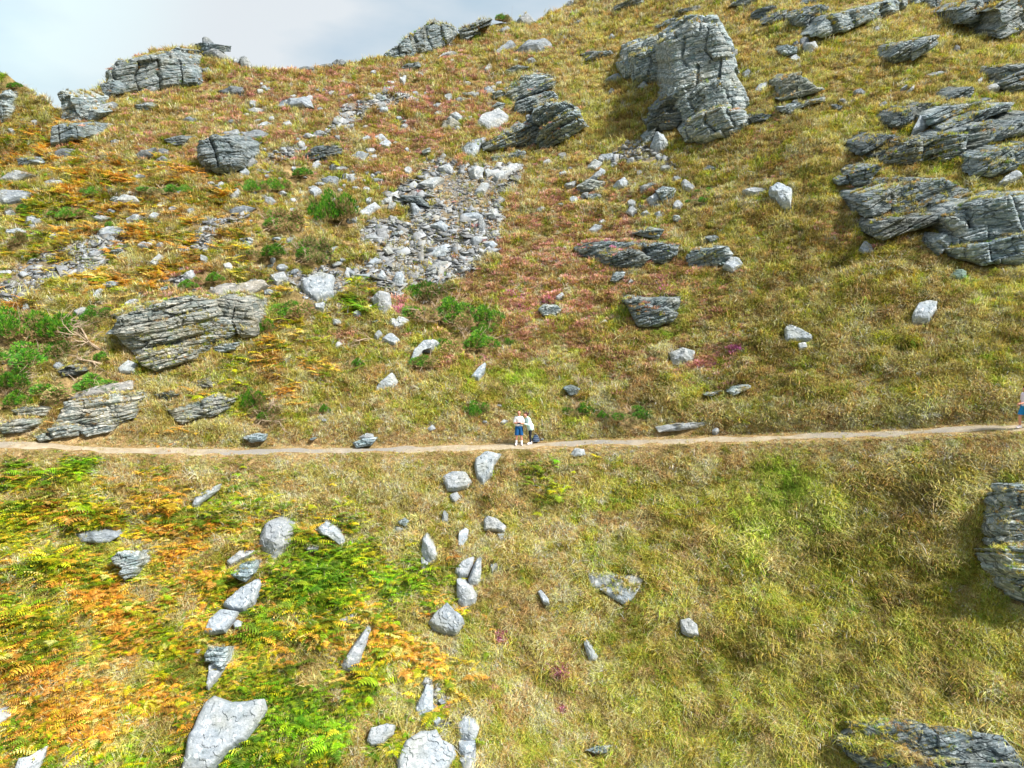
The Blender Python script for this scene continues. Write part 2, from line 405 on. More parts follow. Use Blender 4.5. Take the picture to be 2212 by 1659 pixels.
def cover_weights(X, Y, Z):
    px, py = project(X, Y, Z)
    pxw = px + 26 * fbm(X * .35, Y * .35, 71, 3); pyw = py + 20 * fbm(X * .35 + 9, Y * .35, 72, 3)
    k = np.exp(2.3 * fbm(X * 0.55, Y * 0.75, 81, 4, .6)); k2 = np.exp(2.3 * fbm(X * 0.7 + 40, Y * 0.9, 91, 4, .6))
    k3 = np.exp(2.6 * fbm(X * 0.5 - 20, Y * 0.7, 95, 4, .6)); k4 = np.exp(2.4 * fbm(X * 1.1 - 20, Y * 1.5, 97, 3, .6))
    k5 = np.exp(3.4 * fbm(X * 1.7 + 7, Y * 2.2, 99, 2, .6)); k6 = np.exp(3.0 * fbm(X * 1.5 - 70, Y * 2.0, 103, 2, .6))
    w = np.zeros((len(X), 8))
    w[:, 0] = 1.0 + .5 * (Y > 44)
    w[:, 1] = zone_w(Z_YG, pxw, pyw) * k2
    w[:, 2] = (0.34 * k6 ** 1.5 + zone_w(Z_OL, pxw, pyw)) * k3 ** .6
    w[:, 3] = (0.42 * k5 ** 1.5 + zone_w(Z_GG, pxw, pyw) * k5 ** .5) * k
    w[:, 4] = zone_w(Z_BO, pxw, pyw) * k3 ** .8 * 1.4
    w[:, 5] = (zone_w(Z_BG, pxw, pyw) + .45 * zone_w(Z_BO, pxw, pyw) * k5) * k ** .8 * 1.4
    w[:, 6] = (.95 * zone_w(Z_HE, pxw, pyw)) * k4 * k6 ** .5
    gap = np.clip(.95 + 2.4 * fbm(X * .9 + 30, Y * 1.25, 107, 3, .6), .06, 1.3)
    gap = np.where(Y > 38, gap * .9, gap)
    w[:, 4] *= gap; w[:, 5] *= gap
    w[:, 7] = (.40 * zone_w(Z_PK, px, py)) * k6 ** 1.3
    gap = np.clip(.95 + 2.4 * fbm(X * .9 + 30, Y * 1.25, 107, 3, .6), .06, 1.3)
    gap = np.where(Y > 38, gap * .9, gap)
    w[:, 4] *= gap; w[:, 5] *= gap
    w[:, 7] = np.where(w[:, 7] > 0.2, w[:, 7], 0)
    d = np.abs(Y - path_y(X))
    near = np.exp(-(d / 1.5) ** 2)
    w[:, 0] += 2.2 * near
    w[:, 3:] *= (1 - .8 * near)[:, None]
    return w, px, py, d

# ------------------------------------------------------------------ hillside ground sheet
nu, ny = XX.shape
V = np.stack([XX.ravel(), YY.ravel(), ZZ.ravel()], 1)
ii, jj = np.meshgrid(np.arange(nu - 1), np.arange(ny - 1), indexing='ij')
a = (ii * ny + jj).ravel()
Fq = np.stack([a, a + ny, a + ny + 1, a + 1], 1)
hill = new_mesh_obj("hillside", V, Fq, M_GROUND, smooth=True)
tag(hill, "steep grassy hillside rising to a rocky ridge", "hillside", kind="structure")
w, _, _, _ = cover_weights(V[:, 0], V[:, 1], V[:, 2])
w = w ** 1.4
w /= w.sum(1, keepdims=True)
gcol = PALM.mean(1) * np.array([.9, .8, .55, .38, .22, .14, .40, .35])[:, None]  # ground darkened per cover, shade in the gaps under plants put into colour
colv = (w @ gcol)
colv *= 0.7
at = hill.data.attributes.new('col', 'FLOAT_COLOR', 'POINT')
at.data.foreach_set('color', np.concatenate([colv, np.ones((len(colv), 1))], 1).astype(np.float32).ravel())
del w, V, Fq
# land below and beyond the hill, out to the horizon
t = NT("valley_grass"); g = t.n('ShaderNodeNewGeometry')
M_VAL = t.done(t.bsdf(t.ramp(t.noise(g.outputs['Position'], .02, 6), [(0.3, (0.07, 0.10, 0.03)), (0.7, (0.22, 0.17, 0.07))]), 0.95))
vb = new_mesh_obj("valley_ground", [(-4000, -4000, -30.6), (4000, -4000, -30.6), (4000, 4000, -30.6), (-4000, 4000, -30.6)], [(0, 1, 2, 3)], M_VAL)
tag(vb, "low ground below the hillside", "ground", kind="structure")

# ------------------------------------------------------------------ footpath
t = NT("trodden_path"); g = t.n('ShaderNodeNewGeometry'); P = g.outputs['Position']
c = t.ramp(t.noise(P, 2.2, 6, .65), [(0.3, (0.24, 0.19, 0.12)), (0.55, (0.36, 0.295, 0.205)), (0.75, (0.44, 0.38, 0.29))])
c = t.mix(t.ramp(t.noise(P, 0.25, 3), [(0.45, 0.0), (0.6, .8)]), c, (0.21, 0.205, 0.20))
c = t.mix(t.ramp(t.noise(P, 30, 3, .7), [(0.55, 0.0), (0.65, 0.5)]), c, (0.45, 0.41, 0.35))
M_PATH = t.done(t.bsdf(c, 0.95, t.noise(P, 18, 5, .7), 0.7, 0.04, .1))
xs = np.arange(-52, 42, 0.12); nw = 9
V = []; 
for x in xs:
    yc = float(path_y(x)); w0 = -0.33 + 0.22 * float(vnoise(x * 1.3, 3.0, 5)); w1 = 0.36 + 0.22 * float(vnoise(x * 1.1, 7.0, 6))
    for k in range(nw):
        V.append((x, yc + w0 + (w1 - w0) * k / (nw - 1), 0))
V = np.array(V); V[:, 2] = H(V[:, 0], V[:, 1]) + 0.02
k = (np.tile(np.arange(nw), len(xs)) / (nw - 1) - .5) * 2
V[:, 2] -= 0.05 * np.clip(np.abs(k) - .8, 0, 1) * 5 * .4
a = (np.arange(len(xs) - 1)[:, None] * nw + np.arange(nw - 1)[None]).ravel()
pth = new_mesh_obj("footpath", V, np.stack([a, a + nw, a + nw + 1, a + 1], 1), M_PATH, smooth=True)
tag(pth, "narrow trodden footpath crossing the hillside", "path", kind="structure")
# ------------------------------------------------------------------ rocks
REG = {'A': (0, 0), 'B': (850, 0), 'C': (1700, 0), 'D': (0, 640), 'E': (850, 640), 'F': (1700, 640), 'G': (0, 1280), 'H': (850, 1280), 'I': (1700, 1280)}
def outline(reg, s):
    if reg == 'P': sc, ox, oy = 1.0, 0, 0
    else: sc = 0.864 / 2.572; ox, oy = REG[reg][0] * .864, REG[reg][1] * .864
    out = []
    for tok in s.split():
        x, y = tok.split(','); out.append((float(x) * sc + ox, float(y) * sc + oy))
    return np.array(out)
def Hs(x, y): return float(H_base(x, y)[0])
ROCK_TRIS = []        # for keeping plants out of the stone
CRAG_OBJS = []
def rock_mesh(poly, kind, seed, th=1.0, dip=None):
    bedrock = kind in ('bedrock', 'bedbeds'); massive = kind in ('massive', 'bedrock')
    if massive or bedrock: kind = 'crag'
    rng = np.random.default_rng(seed)
    x0, y0 = poly.min(0); x1, y1 = poly.max(0)
    cx = poly[:, 0].mean(); cx_low = poly[:, 1].mean()
    ay = (y0 + y1) / 2 if kind == 'slab' else y0 + (y1 - y0) * (0.80 if kind == 'block' else 0.90)
    A = Vector(hit1(cx, ay))
    mpp = A.y / F
    w, h = (x1 - x0) * mpp, (y1 - y0) * mpp
    hx, hy = grad(A.x, A.y, 1.2)
    if not (0.2 < hy < 1.3): hy = 0.7
    hx = max(-.35, min(.35, hx))
    upt = Vector((0, 1, hy)).normalized()
    a = Vector((1, 0, hx))
    if kind == 'crag' and (x1 - x0) > 60:
        L = hit1(x0 + (x1 - x0) * .15, poly[poly[:, 0] < cx][:, 1].max() - 3); R = hit1(x1 - (x1 - x0) * .15, poly[poly[:, 0] >= cx][:, 1].max() - 3)
        q = Vector(R) - Vector(L); q.y = max(-.7 * q.x, min(.7 * q.x, q.y)); q.z = max(-.25 * q.x, min(.25 * q.x, q.z)); a = q
    a.normalize()
    vert = {'slab': 0.12, 'block': 0.45, 'crag': 0.86 if cx_low < 940 else .5}[kind] + rng.uniform(-.10, .10)
    b = upt * (1 - vert) + Vector((rng.uniform(-.08, .08), 0, 1)) * vert
    b = (b - a * a.dot(b)).normalized(); n = a.cross(b)
    m = min(w, h)
    if kind == 'slab': T = min(0.22 * m, 0.5) * th + .04; lift = T * .3 + .10
    elif kind == 'block': T = 0.24 * m * th; lift = T * .25 + .13
    else: T = 0.30 * min(m, 3.5) * th; lift = T * .1 + (.10 if cx_low < 940 else .35)
    if bedrock: T *= .5; lift -= .30 + .06 * m
    elif kind == 'crag': poly = poly.mean(0) + (poly - poly.mean(0)) * 1.08
    O = A + n * lift
    # outline on the plane
    u, e = ray_ue(poly[:, 0], poly[:, 1])
    loc = []
    C = Vector((0, 0, CAMZ))
    for uu, ee in zip(u, e):
        d = Vector((uu, 1, ee)); t = (O - C).dot(n) / d.dot(n)
        t = max(A.y * .7, min(A.y * 1.5, t))
        p = C + d * t - O; loc.append((p.dot(a), p.dot(b)))
    loc = np.array(loc)
    ar_ = ((loc[:, 0] * np.roll(loc[:, 1], -1)) - (np.roll(loc[:, 0], -1) * loc[:, 1])).sum()
    if ar_ < 0: loc = loc[::-1].copy()
    cen = (loc.min(0) + loc.max(0)) / 2 * .5 + loc.mean(0) * .5
    # resample outline
    seg = np.roll(loc, -1, 0) - loc; ln = np.hypot(seg[:, 0], seg[:, 1]); cum = np.concatenate([[0], np.cumsum(ln)])
    per_px = cum[-1] / mpp
    N = int(np.clip(per_px / 2.3, 20, 300)); M = int(np.clip(min(x1 - x0, y1 - y0) / 2 / 2.0, 5, 60))
    q = (np.arange(N) + 0.0) / N * cum[-1]
    si = np.clip(np.searchsorted(cum, q, side='right') - 1, 0, len(loc) - 1)
    ring = loc[si] + seg[si] * ((q - cum[si]) / np.maximum(ln[si], 1e-6))[:, None]
    # slight rounding of traced corners and natural raggedness
    k = 0
    ring = sum(np.roll(ring, s, 0) for s in range(-k, k + 1)) / (2 * k + 1)
    dirs = ring - cen; rad = np.hypot(dirs[:, 0], dirs[:, 1]) + 1e-6
    amp = {'slab': .028, 'block': .03, 'crag': .075}[kind] * m
    fq = 1.6 / max(m, .3)
    jit = amp * fbm(ring[:, 0] * fq * 2 + seed, ring[:, 1] * fq * 2, seed, 5, .65)
    ring = ring + dirs / rad[:, None] * jit[:, None]
    ts = np.linspace(0, 1, M + 1)[1:] ** 0.8
    pa = [cen[0]]; pb = [cen[1]]; pt = [0.0]
    P = cen[None, None] + (ring - cen)[None] * ts[:, None, None]
    Pa = np.concatenate([[cen[0]], P[:, :, 0].ravel()]); Pb = np.concatenate([[cen[1]], P[:, :, 1].ravel()])
    Tt = np.concatenate([[0], np.repeat(ts, N)])
    # relief
    edge = {'slab': 16, 'block': 6, 'crag': 9}[kind]
    Hh = T * (1 - 0.75 * Tt ** edge)
    if kind != 'crag':
        K = 8 if kind == 'block' else 5
        fac = np.zeros_like(Pa)
        for i in range(K):
            ph = rng.uniform(0, 2 * math.pi); dn = math.cos(ph) * (Pa - cen[0]) + math.sin(ph) * (Pb - cen[1])
            ext = dn.max(); d0 = ext * (rng.uniform(.05, .75) if kind == 'block' else rng.uniform(.45, .9)); g = rng.uniform(.25, 1.1) if kind == 'block' else rng.uniform(.3, 1.0)
            fac = np.minimum(fac, -g * (dn - d0) * (1.0 if kind == 'block' else .6))
        tilt = rng.uniform(-.08, .08, 2)
        Hh = Hh + np.maximum(fac, -T * .9) + tilt[0] * (Pa - cen[0]) + tilt[1] * (Pb - cen[1])
        # flaking: thin shelves broken off the surface
        lay = 0.06 * max(.4, min(1.5, m))
        tt = fbm(Pa * .9 / max(m, .5) * 2 + seed, Pb * .9 / max(m, .5) * 2, seed + 3, 4)
        Hh = Hh + lay * np.floor(tt * 4) * .5 + .03 * m * fbm(Pa * 3 / max(m, .4), Pb * 3 / max(m, .4), seed + 5, 5, .6)
    else:
        if dip is None: dip = (0.30 if cx > 1150 else (0.06 if cx < 600 else .22)) + rng.uniform(-.07, .07)
        sc = max(0.30, min(1.0, m / 3.0))
        s = Pb * math.cos(dip) - Pa * math.sin(dip); l = Pa * math.cos(dip) + Pb * math.sin(dip)
        s = s + 0.11 * sc * fbm(l * .4, s * .3 + seed, seed + 1, 3)
        tot = 0
        for (lam, amp2, jl) in ((0.62 * sc, .50, 2.6 * sc), (0.24 * sc, .20, 1.0 * sc), (0.09 * sc, .075, .5 * sc)):
            ss = s / lam + vnoise(l * .25 / lam, s * 0 + 1.5, seed + 2) * .35
            kk = np.floor(ss); fr = ss - kk
            jj = l / jl + _h(kk, kk * 0, seed + 4) * 7.3 + .35 * vnoise(l * 2 / jl, s * 3, seed + 8); jk = np.floor(jj); jf = jj - jk
            r = _h(kk, jk, seed + 6) * .55 + _h(kk, kk * 0 + 5, seed + 9) * .45
            v = (r - .5) * 2 * amp2
            v = v - amp2 * .55 * (np.exp(-(fr / .13) ** 2) + np.exp(-((1 - fr) / .13) ** 2)) - amp2 * .5 * np.exp(-(np.minimum(jf, 1 - jf) * jl / (.08 * sc)) ** 2)
            tot = tot + v * sc
        sg = 1.0
        if massive:
            sg = .38
            jw = 1.9 * sc; jq = l / jw + .25 * vnoise(s * .8, l * .3, seed + 30) + .35 * np.floor(s / (2.6 * sc)); jk = np.floor(jq); jf = jq - jk
            vv = (_h(jk, np.floor(s / (2.6 * sc)), seed + 31) - .5) * 1.1 - .55 * np.exp(-(np.minimum(jf, 1 - jf) * jw / (.11 * sc)) ** 2)
            Hh = Hh + vv * .55 * sc + (_h(jk, jk * 0, seed + 32) - .5) * .5 * (jf - .5) * jw
        Hh = Hh + sg * tot * (T / (0.30 * min(m, 3.5))) * min(1.2, .55 + m / 6)
        Hh = Hh + 0.25 * m * .5 * fbm(Pa * 1.1 / max(m, .5), Pb * 1.1 / max(m, .5), seed + 11, 3) + .035 * sc * fbm(Pa * 6, Pb * 6, seed + 12, 3, .7)
    # horizontally push out / in a little so that edges are ragged too
    Vv = [O + a * float(pa_) + b * float(pb_) + n * float(h_) for pa_, pb_, h_ in zip(Pa, Pb, Hh)]
    V = np.array([tuple(v) for v in Vv])
    faces = []
    r = np.arange(N); r1 = (r + 1) % N
    tri = np.stack([np.zeros(N, int), 1 + r, 1 + r1, 1 + r1], 1)
    Fq = []
    for k in range(M - 1):
        b0 = 1 + k * N; b1 = b0 + N
        Fq.append(np.stack([b0 + r, b1 + r, b1 + r1, b0 + r1], 1))
    # body going back into the hillside
    if kind == 'slab': B = -n; Ls = [.12, .45, 1.0]; LL = lift + T + .35
    elif kind == 'block': B = (-n * .5 + Vector((0, 1, .1))).normalized(); Ls = [.1, .3, .6, 1.0]; LL = lift + h * .9 + .5
    else: B = Vector((0, 1, min(.30, (A.z - CAMZ) / A.y + .12))).normalized(); Ls = [.04, .12, .3, .6, 1.0]; LL = h * 1.15 + 1.2
    last = V[-N:]
    cc = V[-N:].mean(0)
    base = 1 + (M - 1) * N
    for q_, Lk in enumerate(Ls):
        f = 1 + (.02 if q_ == 0 else -.03 * q_)
        nv = cc + (last - cc) * f + np.array(B)[None] * LL * Lk
        nn_ = .05 * m * np.stack([fbm(last[:, 0] * 1.7 / max(m, .4), last[:, 2] * 1.7 / max(m, .4) + q_ * 3, seed + 20 + c_, 4) for c_ in range(3)], 1)
        nv = nv + nn_
        b1 = len(V); V = np.concatenate([V, nv])
        Fq.append(np.stack([base + r, b1 + r, b1 + r1, base + r1], 1)); base = b1
    V = np.concatenate([V, [V[-N:].mean(0)]])
    cap = np.stack([base + r1, base + r, np.full(N, len(V) - 1), np.full(N, len(V) - 1)], 1)
    tris = [tuple(x[:3]) for x in tri] + [tuple(x) for f_ in Fq for x in f_] + [tuple(x[:3]) for x in cap]
    return V, tris, A
RSEED = [100]
def hull(pts):
    pts = sorted(map(tuple, pts)); cr_ = lambda o, a, b: (a[0] - o[0]) * (b[1] - o[1]) - (a[1] - o[1]) * (b[0] - o[0])
    def half(ps):
        h = []
        for q in ps:
            while len(h) > 1 and cr_(h[-2], h[-1], q) <= 0: h.pop()
            h.append(q)
        return h[:-1]
    return np.array(half(pts) + half(pts[::-1]))
def area(p): return abs((p[:, 0] * np.roll(p[:, 1], -1) - np.roll(p[:, 0], -1) * p[:, 1]).sum()) / 2
def add_rock(name, polys, kind, label=None, cat=None, group=None, tone=1.0, th=1.0, dip=None, part='block', tint=None):
    """one rock; several outlines make the blocks of one outcrop"""
    parts = []
    rk = [q for kd, q in polys if kd in ('crag', 'massive')]
    if len(rk) > 1:          # the bedrock that the separate blocks break out of
        hp = hull(np.concatenate(rk))
        if area(hp) < 1.65 * sum(area(q) for q in rk):
            c_ = hp.mean(0); polys = [('bedrock' if polys[0][0] == 'massive' else 'bedbeds', c_ + (hp - c_) * .95)] + polys
    for (kd, poly) in polys:
        RSEED[0] += 1
        parts.append((kd,) + rock_mesh(poly, kd, RSEED[0], th, dip))
    def fin(o, kd, V, Fc):
        rr = random.Random(RSEED[0] * 7 + len(V)); q = tone * rr.uniform(.9, 1.1)
        cb = 1.0 + rr.uniform(-.04, .04)
        o.color = (q * cb * (tint[0] if tint else 1), q * (tint[1] if tint else 1), q / cb * (tint[2] if tint else 1), 1)
        ROCK_TRIS.append((V, Fc))
        if kd != 'slab' and name not in ('rock_stack', 'rock_spire', 'skyline_stone', 'stone', 'boulder'): CRAG_OBJS.append((V, Fc))
    if len(parts) == 1:
        kd, V, Fc, A = parts[0]
        o = new_mesh_obj(name, V, Fc, M_CRAG if kd in ('crag', 'massive', 'bedrock', 'bedbeds') else M_STONE, loc=tuple(A)); fin(o, kd, V, Fc)
        root = o
    else:
        A = min((p[3] for p in parts), key=lambda v: v.z)
        root = empty(name, tuple(A))
        for kd, V, Fc, _ in parts:
            o = new_mesh_obj({'bedrock': 'bedrock', 'bedbeds': 'bedrock', 'crag': 'rock_face', 'massive': 'rock_face', 'block': 'block', 'slab': 'slab'}[kd], V - np.array(A), Fc, M_CRAG if kd in ('crag', 'massive', 'bedrock', 'bedbeds') else M_STONE, parent=root); fin(o, kd, V, Fc)
    tag(root, label, cat, group)
    return root

